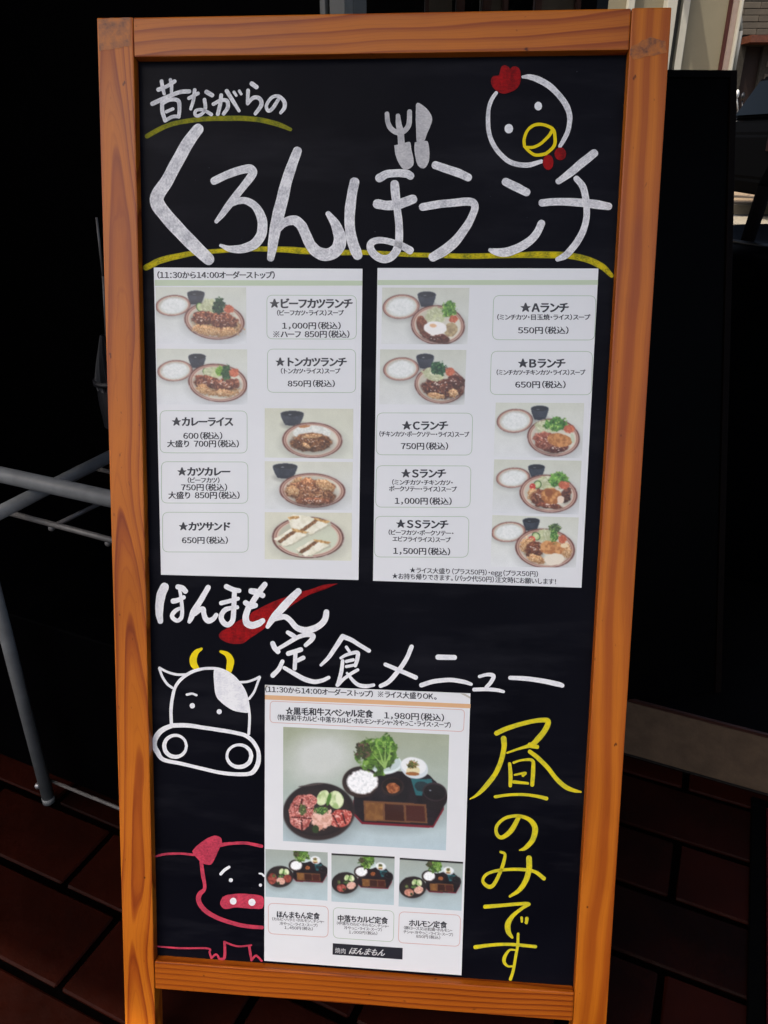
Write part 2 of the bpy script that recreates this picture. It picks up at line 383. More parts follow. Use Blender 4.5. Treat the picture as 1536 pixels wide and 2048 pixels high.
# ------------------------------------------------------------------ painted strokes
def catmull(pts, n=7):
    P_ = [np.array(p, float) for p in pts]
    if len(P_) == 2:
        return [P_[0] + (P_[1] - P_[0]) * k / 6 for k in range(7)]
    out = []
    ext = [2 * P_[0] - P_[1]] + P_ + [2 * P_[-1] - P_[-2]]
    for i in range(1, len(ext) - 2):
        a, b_, c, d = ext[i - 1:i + 3]
        for k in range(n):
            t = k / n
            out.append(0.5 * ((2 * b_) + (-a + c) * t + (2 * a - 5 * b_ + 4 * c - d) * t * t + (-a + 3 * b_ - 3 * c + d) * t ** 3))
    out.append(ext[-2]); return out
_zc = [0]
class Paint:
    """collects strokes and filled shapes of one painted piece, on the panel's face"""
    def __init__(s, reg):
        s.ox, s.oy, s.k = reg; s.v = []; s.f = []; s.rim = []; s.run = []; s.side = []
        s.z = PANEL_Z + 0.00012; s.seed = random.random() * 50
    def _p(s, x, y, dz): return P(s.ox + x / s.k, s.oy + y / s.k, s.z + dz)
    def stroke(s, pts, closed=False, rough=1.0):
        wdef = pts[0][2] if len(pts[0]) > 2 else 30
        q = []
        for p in pts:
            if len(p) > 2: wdef = p[2]
            q.append((p[0], p[1], wdef))
        c = catmull(q)
        n = len(c)
        _zc[0] += 1; dz = (_zc[0] % 9) * 0.00003
        base = len(s.v); run = s.seed + _zc[0] * 0.37
        ph = random.random() * 9
        rows = []
        T = []
        for i in range(n):
            a = c[max(0, i - 1)]; b_ = c[min(n - 1, i + 1)]
            if closed and i in (0, n - 1): a = c[n - 2]; b_ = c[1]
            t = (b_ - a)[:2]; L = np.linalg.norm(t); T.append(t / L if L > 1e-6 else (T[-1] if T else np.array([1, 0])))
        def add(x, y, r, ru, sd):
            s.v.append(s._p(x, y, dz)); s.rim.append(r); s.run.append(ru); s.side.append(sd); return len(s.v) - 1
        def row(i, cx, cy, hw, t, ru):
            nx, ny = -t[1], t[0]
            j = 1 + 0.016 * rough * (math.sin(i * 0.35 + ph) + math.sin(i * 0.83 + ph * 2))
            j2 = 1 + 0.016 * rough * (math.sin(i * 0.41 + ph * 3) + math.sin(i * 0.77 + ph))
            return [add(cx + nx * hw * j, cy + ny * hw * j, 1, ru, 1), add(cx + nx * hw * .6, cy + ny * hw * .6, .5, ru, .6), add(cx, cy, 0, ru, 0),
                    add(cx - nx * hw * .6, cy - ny * hw * .6, .5, ru, -.6), add(cx - nx * hw * j2, cy - ny * hw * j2, 1, ru, -1)]
        d = 0
        if not closed:
            for k in range(1, 5):                        # start cap
                an = k / 5 * math.pi / 2; hw = c[0][2] / 2
                rows.append(row(k, c[0][0] - T[0][0] * hw * math.cos(an), c[0][1] - T[0][1] * hw * math.cos(an), hw * math.sin(an), T[0], run - 0.01 * (5 - k)))
        for i in range(n):
            if i: d += np.linalg.norm((c[i] - c[i - 1])[:2]) / s.k * 0.02
            rows.append(row(i, c[i][0], c[i][1], c[i][2] / 2, T[i], run + d))
        if not closed:
            for k in range(4, 0, -1):
                an = k / 5 * math.pi / 2; hw = c[-1][2] / 2
                rows.append(row(k, c[-1][0] + T[-1][0] * hw * math.cos(an), c[-1][1] + T[-1][1] * hw * math.cos(an), hw * math.sin(an), T[-1], run + d + 0.01 * (5 - k)))
        for r0, r1 in zip(rows, rows[1:]):
            for k in range(4):
                s.f.append((r0[k], r0[k + 1], r1[k + 1], r1[k]))
        return s
    def fill(s, pts, smooth=True):
        _zc[0] += 1; dz = (_zc[0] % 9) * 0.00003
        q = [(p[0], p[1], 1) for p in pts]
        c = catmull(q + [q[0]], 5)[:-1] if smooth else [np.array(p, float) for p in q]
        cx = sum(p[0] for p in c) / len(c); cy = sum(p[1] for p in c) / len(c)
        idx = []; inn = []
        for p in c:
            jx, jy = random.uniform(-1, 1), random.uniform(-1, 1)
            s.v.append(s._p(p[0] + jx, p[1] + jy, dz)); s.rim.append(1); s.run.append(s.seed + p[0] / s.k * .02); s.side.append(p[1] / s.k * .08); idx.append(len(s.v) - 1)
        for p in c:
            x, y = cx + (p[0] - cx) * .82, cy + (p[1] - cy) * .82
            s.v.append(s._p(x, y, dz)); s.rim.append(0); s.run.append(s.seed + x / s.k * .02); s.side.append(y / s.k * .08); inn.append(len(s.v) - 1)
        n = len(idx)
        s.f.append(tuple(inn))
        for i in range(n): s.f.append((idx[i], idx[(i + 1) % n], inn[(i + 1) % n], inn[i]))
        return s
    def ell(s, cx, cy, rx, ry=None):
        ry = ry or rx
        return s.fill([(cx + rx * math.cos(a), cy + ry * math.sin(a)) for a in [i * math.tau / 10 for i in range(10)]])
    def build(s, name, mat, parent, dz=0.0):
        bm = bmesh.new()
        L = [bm.verts.layers.float.new(k) for k in ('rim', 'run', 'side')]
        vs = []
        for p, a, b_, c in zip(s.v, s.rim, s.run, s.side):
            v = bm.verts.new((p[0], p[1], p[2] + dz)); v[L[0]] = a; v[L[1]] = b_; v[L[2]] = c; vs.append(v)
        big = []
        for f in s.f:
            fc = bm.faces.new([vs[i] for i in f])
            if len(f) > 4: big.append(fc)
        if big: bmesh.ops.triangulate(bm, faces=big)
        for fc in bm.faces:
            fc.normal_update()
            if fc.normal.z < 0: fc.normal_flip()
        return from_bm(name, bm, mat, parent)
RA, RB, RC, RD = (290, 140, 4.8), (290, 230, 6.4), (500, 280, 5.908), (690, 190, 5.689)
RE, RF, RG, RH = (940, 280, 5.12), (950, 110, 6.98), (300, 1150, 7.68), (420, 1150, 5.689)
RI, RJ, RK, RL_ = (530, 1250, 6.144), (740, 1270, 3.746), (300, 1280, 6.4), (930, 1420, 6.144)
RM, RN, RP = (930, 1610, 5.389), (280, 1640, 5.018), (0, 0, 1.0)
def char(reg, strokes, mat, name='painted_character', dz=0.0003, label=None):
    p = Paint(reg)
    for s_ in strokes: p.stroke(s_)
    o = p.build(name, mat, sign, dz)
    if label: o['label'] = label
    return o
# underlines first (they lie under the letters)
char(RA, [[(20, 635, 46), (120, 578, 48), (250, 522, 46), (420, 487, 46), (600, 468, 48), (760, 464, 50), (950, 465, 50), (1120, 482, 50), (1280, 523, 48), (1395, 570, 36)]], CH_OLIVE, 'painted_underline', 0.0, 'short olive yellow painted arc')
char(RP, [[(292, 535, 12), (306, 528, 13), (321, 521, 13), (352, 513, 12), (391, 506, 10), (438, 502, 9), (480, 499, 8), (517, 498, 10), (568, 499, 12), (610, 502, 13), (650, 503, 11), (690, 505, 11), (730, 505, 10), (813, 509, 9), (880, 511, 10), (936, 512.5, 11), (1000, 511, 11), (1047, 510, 12), (1088, 509.5, 14), (1135, 511, 13), (1174, 519, 13), (1204, 533, 13), (1223, 551, 9)]], CH_OLIVE2, 'painted_underline', 0.0, 'long yellow painted arc across the board')
# small heading
char(RA, [[(160, 108, 36), (170, 170, 36), (185, 230, 30)], [(245, 95, 32), (255, 150, 34), (255, 215, 30)], [(130, 190, 42), (205, 160, 36), (285, 110, 38)],
          [(72, 325, 42), (180, 275, 42), (330, 215, 40), (425, 206, 40)], [(165, 320, 38), (168, 400, 38), (195, 485, 38)],
          [(165, 322, 38), (240, 287, 36), (318, 295, 40), (332, 370, 36), (325, 450, 34)], [(205, 402, 32), (268, 374, 32)], [(195, 487, 36), (265, 450, 34), (325, 446, 34)]], CH_GREY)
char(RA, [[(422, 272, 34), (510, 225, 34)], [(478, 192, 34), (465, 290, 34), (440, 375, 30)], [(592, 212, 44), (645, 243, 42)],
          [(572, 285, 34), (580, 360, 34), (560, 410, 30), (510, 442, 32), (480, 425, 32), (495, 388, 30), (560, 385, 32), (638, 428, 34)]], CH_GREY)
char(RA, [[(658, 328, 36), (730, 292, 36), (788, 298, 38), (795, 360, 38), (755, 422, 34)], [(732, 242, 36), (722, 330, 38), (700, 425, 36)], [(785, 202, 38), (840, 290, 38), (903, 393, 30)],
          [(855, 212, 28), (877, 246, 26)], [(906, 202, 28), (924, 232, 26)]], CH_GREY)
char(RA, [[(1026, 132, 44), (1070, 164, 44)], [(990, 197, 36), (985, 320, 32)], [(985, 325, 30), (1040, 268, 38), (1100, 275, 40), (1118, 335, 40), (1060, 420, 34)]], CH_GREY)
char(RA, [[(1280, 285, 34), (1225, 370, 36), (1182, 392, 34), (1167, 340, 32), (1215, 268, 32), (1280, 252, 34), (1335, 300, 38), (1340, 360, 38), (1303, 412, 30)]], CH_GREY)
# large heading
char(RB, [[(680, 183, 142), (560, 340, 155), (430, 570, 160), (290, 830, 165), (150, 1075, 178), (260, 1275, 180), (450, 1490, 178), (650, 1690, 170), (815, 1848, 148)]], CH_GREY)
char(RP, [[(428.3, 362, 15), (458, 348, 16), (490, 338.5, 17), (503, 340, 19), (504, 350, 17), (486, 374, 15), (462, 405, 15), (445, 428, 12.5), (433, 443, 8)],
          [(465, 407, 11), (477.5, 402, 13), (493, 402, 14), (510, 412, 15.5), (520, 428, 18), (525, 446, 19.5), (523, 468, 20), (510, 487, 20), (488, 497, 18), (461, 498, 13), (441.5, 491, 6)]], CH_GREY)
char(RC, [[(560, 132, 105), (500, 290, 118), (430, 500, 132), (378, 720, 140), (325, 930, 142), (290, 1100, 130), (265, 1280, 108), (245, 1395, 84)],
          [(340, 1060, 60), (400, 985, 95), (470, 953, 108), (540, 955, 118), (610, 1015, 122), (655, 1110, 122), (710, 1230, 128), (790, 1320, 138), (900, 1357, 150), (1010, 1310, 150), (1062, 1210, 150), (1050, 1100, 138), (1000, 980, 105), (925, 873, 65)]], CH_GREY)
o = char(RC, [[(1235, 500, 115), (1205, 650, 115), (1180, 850, 125), (1180, 1020, 120), (1205, 1180, 125), (1250, 1310, 130), (1272, 1362, 112)]], CH_GREY)
p = Paint(RD)
for s_ in ([(392, 945, 98), (480, 900, 92), (600, 890, 88), (700, 897, 92), (745, 920, 88)], [(370, 1240, 108), (480, 1257, 108), (590, 1250, 110), (690, 1215, 110), (770, 1187, 105)],
           [(565, 1015, 95), (575, 1130, 100), (595, 1300, 85), (615, 1480, 85), (615, 1640, 90), (590, 1760, 95), (530, 1840, 90), (450, 1868, 92), (350, 1830, 90), (290, 1745, 85), (310, 1675, 80), (400, 1652, 72), (520, 1672, 72), (640, 1712, 76), (738, 1768, 90)]): p.stroke(s_)
p.build('painted_character', CH_GREY, sign, 0.0003)
p = Paint(RD)
p.stroke([(478, 215, 52), (488, 310, 56), (525, 385, 60), (600, 428, 62), (680, 405, 60), (728, 330, 60), (735, 190, 54)]).stroke([(603, 237, 50), (612, 330, 66), (630, 420, 76), (642, 560, 76)])
p.fill([(560, 572), (640, 560), (735, 535), (755, 620), (778, 720), (775, 800), (720, 845), (660, 840), (610, 770), (575, 680)])
fk = p.build('fork_drawing', CH_FORK, sign, 0.0003)
p = Paint(RD)
p.fill([(808, 110), (830, 90), (880, 115), (950, 180), (990, 260), (980, 330), (930, 450), (900, 525), (830, 545), (815, 520), (810, 400), (805, 250)])
p.fill([(795, 540), (850, 528), (930, 525), (950, 560), (960, 650), (955, 750), (920, 820), (880, 835), (830, 800), (800, 700), (790, 600)])
p.build('knife_drawing', CH_FORK, sign, 0.0003)
char(RD, [[(1030, 800, 92), (1180, 850, 95), (1300, 892, 96), (1400, 938, 90)], [(885, 1275, 88), (1050, 1247, 90), (1250, 1225, 90), (1420, 1215, 92), (1478, 1265, 88), (1450, 1370, 82), (1380, 1500, 95), (1250, 1670, 112), (1120, 1775, 116), (1002, 1843, 105)]], CH_GREY)
char(RE, [[(365, 430, 82), (470, 482, 90), (578, 535, 82)], [(732, 855, 75), (680, 960, 80), (590, 1050, 86), (460, 1122, 92), (340, 1152, 92), (240, 1140, 62), (205, 1127, 38)]], CH_GREY)
char(RE, [[(1270, 137, 84), (1150, 232, 86), (1020, 342, 80), (905, 424, 60)], [(738, 645, 75), (900, 632, 76), (1100, 640, 82), (1300, 662, 90), (1418, 680, 76)],
          [(1090, 397, 62), (1150, 470, 70), (1182, 580, 70), (1195, 700, 66), (1185, 840, 66), (1140, 970, 70), (1070, 1080, 72), (980, 1180, 70), (895, 1223, 45)]], CH_GREY)
# chicken
p = Paint(RF)
p.stroke([(668, 308, 40), (770, 308, 75), (900, 352, 90), (1050, 442, 90), (1180, 572, 82), (1270, 700, 85), (1318, 830, 76), (1318, 950, 66), (1290, 1080, 66), (1230, 1200, 60), (1185, 1275, 52)])
p.stroke([(295, 530, 50), (230, 630, 55), (190, 760, 55), (182, 920, 60), (195, 1080, 62), (250, 1240, 65), (350, 1380, 66), (480, 1490, 70), (620, 1532, 70), (760, 1535, 70), (925, 1487, 55)])
chick = p.build('chicken_drawing', CH_GREY, sign, 0.0003)
p = Paint(RF); p.fill([(348, 230), (370, 165), (420, 145), (470, 170), (490, 195), (530, 162), (590, 168), (630, 220), (640, 330), (620, 420), (560, 490), (470, 530), (390, 545), (320, 515), (260, 470), (225, 400), (225, 340), (260, 295), (325, 288)])
p.build('comb', CH_RED, chick, 0.0005)
for a in ((883, 715, 53, 60), (472, 1030, 60, 65)):
    p = Paint(RF); p.ell(*a); p.build('eye', CH_WHITE, chick, 0.0004)
p = Paint(RF)
p.stroke([(690, 1280, 42), (685, 1180, 42), (730, 1060, 42), (810, 990, 44), (900, 970, 44), (1000, 990, 44), (1090, 1045, 48), (1115, 1150, 46), (1108, 1260, 46), (1040, 1340, 44), (960, 1388, 46), (840, 1398, 44), (760, 1350, 42), (690, 1280, 42)], closed=True)
p.stroke([(1080, 1055, 46), (1030, 1130, 44), (930, 1230, 42), (820, 1288, 42), (710, 1290, 38)])
p.build('beak', CH_YEL2, chick, 0.0006)
for a in ((1190, 1382, 82, 90), (1020, 1500, 76, 108)):
    p = Paint(RF); p.ell(*a); p.build('wattle', CH_RED, chick, 0.0005)
# second heading
p = Paint(RH)
p.fill([(1455, 98), (1300, 110), (1150, 160), (1000, 200), (860, 250), (700, 310), (560, 380), (470, 430), (440, 480), (340, 510), (200, 600), (120, 650), (102, 700), (150, 750), (250, 782), (370, 778), (450, 725), (560, 652), (640, 590), (720, 510), (800, 440), (900, 370), (1050, 270), (1200, 190), (1350, 135)])
p.build('painted_swoosh', CH_RED, sign, 0.0)
p = Paint(RH); p.build
char(RG, [[(225, 182, 130), (175, 300, 142), (148, 450, 130), (145, 600, 112), (160, 708, 84)], [(430, 182, 80), (500, 202, 85), (545, 248, 80)], [(358, 400, 80), (430, 385, 74), (518, 342, 66)],
          [(458, 235, 50), (475, 330, 50), (490, 450, 55), (495, 580, 60), (480, 660, 62), (420, 700, 62), (352, 660, 66), (345, 605, 66), (400, 542, 64), (460, 512, 50)]], CH_WHITE)
char(RG, [[(895, 190, 80), (820, 320, 85), (740, 450, 90), (670, 560, 92), (632, 660, 80), (606, 715, 60)], [(690, 600, 60), (760, 540, 75), (818, 520, 76), (828, 590, 76), (850, 660, 82), (900, 702, 86), (970, 675, 76), (1020, 612, 66)]], CH_WHITE)
char(RG, [[(1175, 177, 80), (1280, 225, 80), (1370, 240, 70)], [(1095, 430, 68), (1230, 397, 66), (1352, 362, 60)], [(1260, 505, 60), (1340, 495, 62)],
          [(1300, 235, 74), (1292, 400, 76), (1286, 560, 76), (1268, 700, 78), (1190, 765, 82), (1108, 700, 82), (1100, 612, 78), (1160, 532, 75), (1260, 502, 62)]], CH_WHITE)
char(RH, [[(625, 107, 62), (560, 192, 68), (490, 300, 64), (432, 390, 68), (407, 480, 74), (422, 548, 78), (480, 572, 80), (550, 552, 76), (600, 520, 60)], [(470, 182, 66), (540, 198, 74), (600, 232, 60)], [(405, 315, 60), (460, 350, 72), (518, 345, 58)]], CH_WHITE)
char(RH, [[(1005, 187, 76), (900, 290, 86), (800, 400, 90), (720, 490, 78), (656, 588, 46)], [(740, 500, 50), (800, 480, 62), (860, 477, 62), (920, 522, 62), (980, 592, 66), (1060, 625, 72), (1150, 620, 76), (1250, 572, 72), (1310, 500, 70), (1325, 422, 65)]], CH_WHITE)
char(RI, [[(280, 90, 48), (330, 120, 58), (372, 145, 50)], [(95, 225, 60), (120, 280, 66), (160, 325, 62)], [(160, 292, 44), (280, 222, 50), (400, 152, 54), (500, 120, 56), (590, 130, 60), (572, 180, 60), (500, 248, 48)],
          [(287, 350, 60), (440, 302, 60)], [(375, 345, 52), (370, 450, 50), (365, 535, 50)], [(390, 440, 50), (472, 402, 54)], [(215, 447, 50), (170, 540, 55), (97, 618, 60)],
          [(237, 525, 44), (350, 590, 55), (480, 662, 60), (600, 695, 56), (700, 682, 50), (783, 645, 44)]], CH_WHITE)
char(RI, [[(688, 492, 34), (780, 400, 50), (870, 270, 58), (955, 140, 62)], [(955, 140, 62), (1060, 182, 55), (1170, 250, 50), (1278, 315, 50)], [(1000, 270, 38), (1036, 322, 36)],
          [(932, 405, 34), (1000, 367, 40), (1130, 335, 48), (1138, 400, 50), (1110, 498, 44)], [(1000, 447, 40), (1085, 427, 40)], [(1000, 510, 38), (1095, 492, 34)],
          [(955, 440, 42), (940, 560, 48), (905, 700, 48), (890, 738, 46)], [(900, 735, 40), (960, 670, 42), (1050, 602, 42), (1140, 550, 38)], [(1008, 590, 30), (1080, 680, 42), (1150, 735, 48), (1240, 752, 50), (1335, 737, 40)]], CH_WHITE)
char(RJ, [[(312, 87, 32), (272, 180, 34), (210, 270, 34), (140, 350, 34), (80, 381, 30)], [(115, 220, 28), (210, 260, 32), (343, 318, 34)]], CH_WHITE)
char(RJ, [[(510, 165, 40), (633, 168, 38)], [(385, 375, 34), (480, 347, 34), (600, 336, 32), (700, 350, 32), (758, 368, 24)]], CH_WHITE)
char(RJ, [[(820, 310, 24), (880, 296, 26), (925, 306, 32), (908, 350, 30), (872, 390, 28)], [(780, 408, 28), (870, 406, 28), (950, 412, 28), (1000, 424, 22)]], CH_WHITE)
char(RJ, [[(1050, 320, 30), (1150, 325, 34), (1280, 341, 36), (1400, 366, 38), (1440, 378, 32)]], CH_WHITE)
# cow
p = Paint(RK)
for s_ in ([(275, 1080, 40), (270, 900, 42), (290, 730, 42), (330, 590, 40), (420, 482, 42), (550, 402, 42), (680, 367, 36), (800, 362, 36), (900, 375, 36), (1020, 432, 36), (1130, 532, 36), (1220, 680, 36), (1260, 840, 32), (1275, 1000, 34), (1265, 1200, 36)],
           [(480, 437, 28), (350, 442, 32), (230, 410, 30), (122, 357, 34)], [(120, 362, 34), (160, 470, 32), (220, 560, 32), (285, 610, 32)],
           [(1150, 540, 32), (1250, 532, 30), (1340, 502, 32), (1403, 472, 34)], [(1405, 477, 34), (1370, 570, 30), (1330, 670, 30), (1270, 750, 32)], [(475, 698, 32), (540, 686, 28), (595, 705, 30)]): p.stroke(s_)
p.fill([(820, 380), (900, 385), (1000, 430), (1100, 510), (1180, 620), (1230, 740), (1260, 880), (1256, 928), (1180, 925), (1080, 905), (1010, 870), (930, 812), (870, 752), (838, 690), (822, 560), (815, 450)])
cow = p.build('cow_drawing', CH_WHITE, sign, 0.0003)
for pts in ([(660, 112, 32), (590, 160, 70), (555, 235, 90), (562, 310, 88), (600, 365, 66)], [(905, 147, 32), (985, 182, 66), (1028, 255, 90), (1024, 330, 90), (1010, 388, 78)]):
    p = Paint(RK); p.stroke(pts); p.build('horn', CH_YEL2, cow, 0.0002)
for a in ((543, 840, 34), (888, 915, 33)):
    p = Paint(RK); p.ell(*a); p.build('eye', CH_WHITE, cow, 0.0004)
p = Paint(RK)
p.stroke([(290, 1092, 58), (480, 1092, 55), (700, 1122, 50), (900, 1152, 50), (1100, 1187, 50), (1230, 1225, 50), (1330, 1312, 50), (1388, 1430, 50), (1385, 1570, 60), (1330, 1675, 60), (1250, 1713, 50), (1080, 1715, 48), (880, 1692, 46), (650, 1640, 44), (400, 1580, 46), (175, 1530, 52), (95, 1430, 66), (55, 1330, 66), (90, 1222, 70), (175, 1140, 66), (290, 1092, 58)], closed=True)
p.build('snout', CH_WHITE, cow, 0.0004)
for cx, cy, rx, ry, a0 in ((326, 1356, 142, 138, 2.6), (1142, 1482, 156, 142, 0.8)):
    p = Paint(RK)
    p.stroke([(cx + rx * math.cos(a), cy + ry * math.sin(a), 44 + 10 * math.cos(a - a0)) for a in [i * math.tau / 12 for i in range(13)]], closed=True)
    p.build('nostril', CH_WHITE, cow, 0.0004)
# lunch only, in yellow
char(RL_, [[(387, 285, 60), (500, 232, 60), (650, 182, 55), (830, 137, 55), (980, 122, 60), (1022, 152, 68), (980, 250, 70), (900, 350, 70), (830, 420, 62), (740, 452, 40), (640, 482, 30), (518, 525, 24)], [(800, 430, 66), (885, 452, 52)],
           [(475, 350, 70), (480, 450, 65), (450, 600, 60), (380, 770, 60), (260, 930, 60), (150, 1040, 38), (60, 1093, 14)], [(797, 510, 52), (900, 592, 55), (1020, 712, 55), (1120, 842, 55), (1230, 940, 58), (1330, 985, 48), (1422, 1005, 24)],
           [(548, 660, 42), (560, 800, 50), (556, 928, 44)], [(597, 645, 30), (700, 615, 28), (825, 617, 40), (838, 720, 50), (825, 918, 50)], [(610, 796, 24), (740, 772, 32), (712, 805, 34)], [(600, 882, 42), (700, 892, 36), (772, 900, 32)],
           [(372, 1065, 38), (500, 1046, 36), (680, 1036, 36), (850, 1052, 38), (1000, 1086, 48)]], CH_YEL)
char(RM, [[(580, 130, 46), (500, 270, 55), (400, 348, 45), (342, 310, 38), (345, 220, 36), (440, 137, 36), (580, 117, 36), (700, 162, 50), (755, 250, 62), (730, 370, 58), (650, 462, 45), (590, 485, 16)]], CH_YEL)
char(RM, [[(385, 505, 28), (430, 530, 30), (415, 620, 38), (375, 730, 38), (310, 855, 42), (250, 878, 44), (192, 820, 34), (230, 747, 32), (340, 707, 34), (500, 692, 34), (650, 696, 36), (760, 722, 38), (850, 790, 45)], [(690, 572, 62), (690, 680, 62), (660, 800, 58), (590, 910, 50), (484, 983, 28)]], CH_YEL)
char(RM, [[(217, 1095, 44), (400, 1080, 38), (600, 1063, 38), (680, 1065, 42)], [(690, 1068, 36), (600, 1122, 36), (505, 1205, 48), (460, 1290, 62), (470, 1370, 54), (508, 1425, 28)], [(610, 1212, 28), (612, 1254, 26)], [(666, 1222, 38), (661, 1266, 36)]], CH_YEL)
char(RM, [[(112, 1530, 44), (300, 1506, 36), (500, 1501, 34), (760, 1525, 36)], [(572, 1387, 28), (568, 1500, 32), (545, 1640, 32), (520, 1780, 32), (490, 1876, 36)], [(545, 1562, 18), (480, 1562, 24), (430, 1630, 38), (422, 1690, 36), (460, 1735, 24), (510, 1737, 20)]], CH_YEL)
# pig
p = Paint(RN)
for s_ in ([(162, 363, 20), (250, 342, 24), (400, 336, 22), (545, 348, 24)], [(810, 250, 40), (900, 236, 30), (1060, 231, 30), (1222, 262, 32)],
           [(615, 420, 34), (630, 540, 38), (650, 680, 34), (602, 740, 48), (587, 800, 48), (620, 870, 48), (700, 940, 46), (830, 1002, 42), (1000, 1052, 40), (1120, 1070, 38), (1226, 1078, 36)],
           [(182, 1268, 16), (400, 1285, 18), (680, 1288, 18), (698, 1330, 20), (715, 1382, 20)], [(715, 1385, 20), (765, 1348, 20), (798, 1393, 22)], [(800, 1395, 22), (845, 1385, 28), (852, 1300, 26), (848, 1222, 24)], [(850, 1225, 20), (980, 1266, 18), (1118, 1256, 16)],
           [(1098, 1272, 26), (1108, 1340, 26), (1120, 1408, 22)], [(1120, 1408, 22), (1165, 1360, 20), (1222, 1413, 20)]): p.stroke(s_)
pig = p.build('pig_drawing', CH_PINK, sign, 0.0002)
p = Paint(RN); p.fill([(525, 310), (580, 250), (680, 180), (760, 155), (815, 180), (820, 230), (790, 300), (745, 400), (710, 445), (650, 440), (600, 410), (545, 350)]); p.build('ear', CH_PINK, pig, 0.0004)
p = Paint(RN); p.fill([(830, 770), (900, 745), (1050, 738), (1200, 755), (1240, 785), (1240, 855), (1210, 890), (1080, 885), (960, 875), (880, 890), (830, 880), (805, 830)]); sn = p.build('snout', CH_PINK, pig, 0.0004)
for a in ((937, 812, 34), (1125, 823, 36)):
    p = Paint(RN); p.ell(*a); p.build('nostril', CH_WHITE, pig, 0.0006)
for a in ((913, 602, 20), (1210, 652, 16)):
    p = Paint(RN); p.ell(*a); p.build('eye', CH_WHITE, pig, 0.0004)
for pts in ([(812, 540, 30), (850, 500, 30), (895, 470, 28)], [(1198, 535, 16), (1225, 540, 18), (1245, 560, 20)]):
    p = Paint(RN); p.stroke(pts); p.build('eyebrow', CH_WHITE, pig, 0.0004)

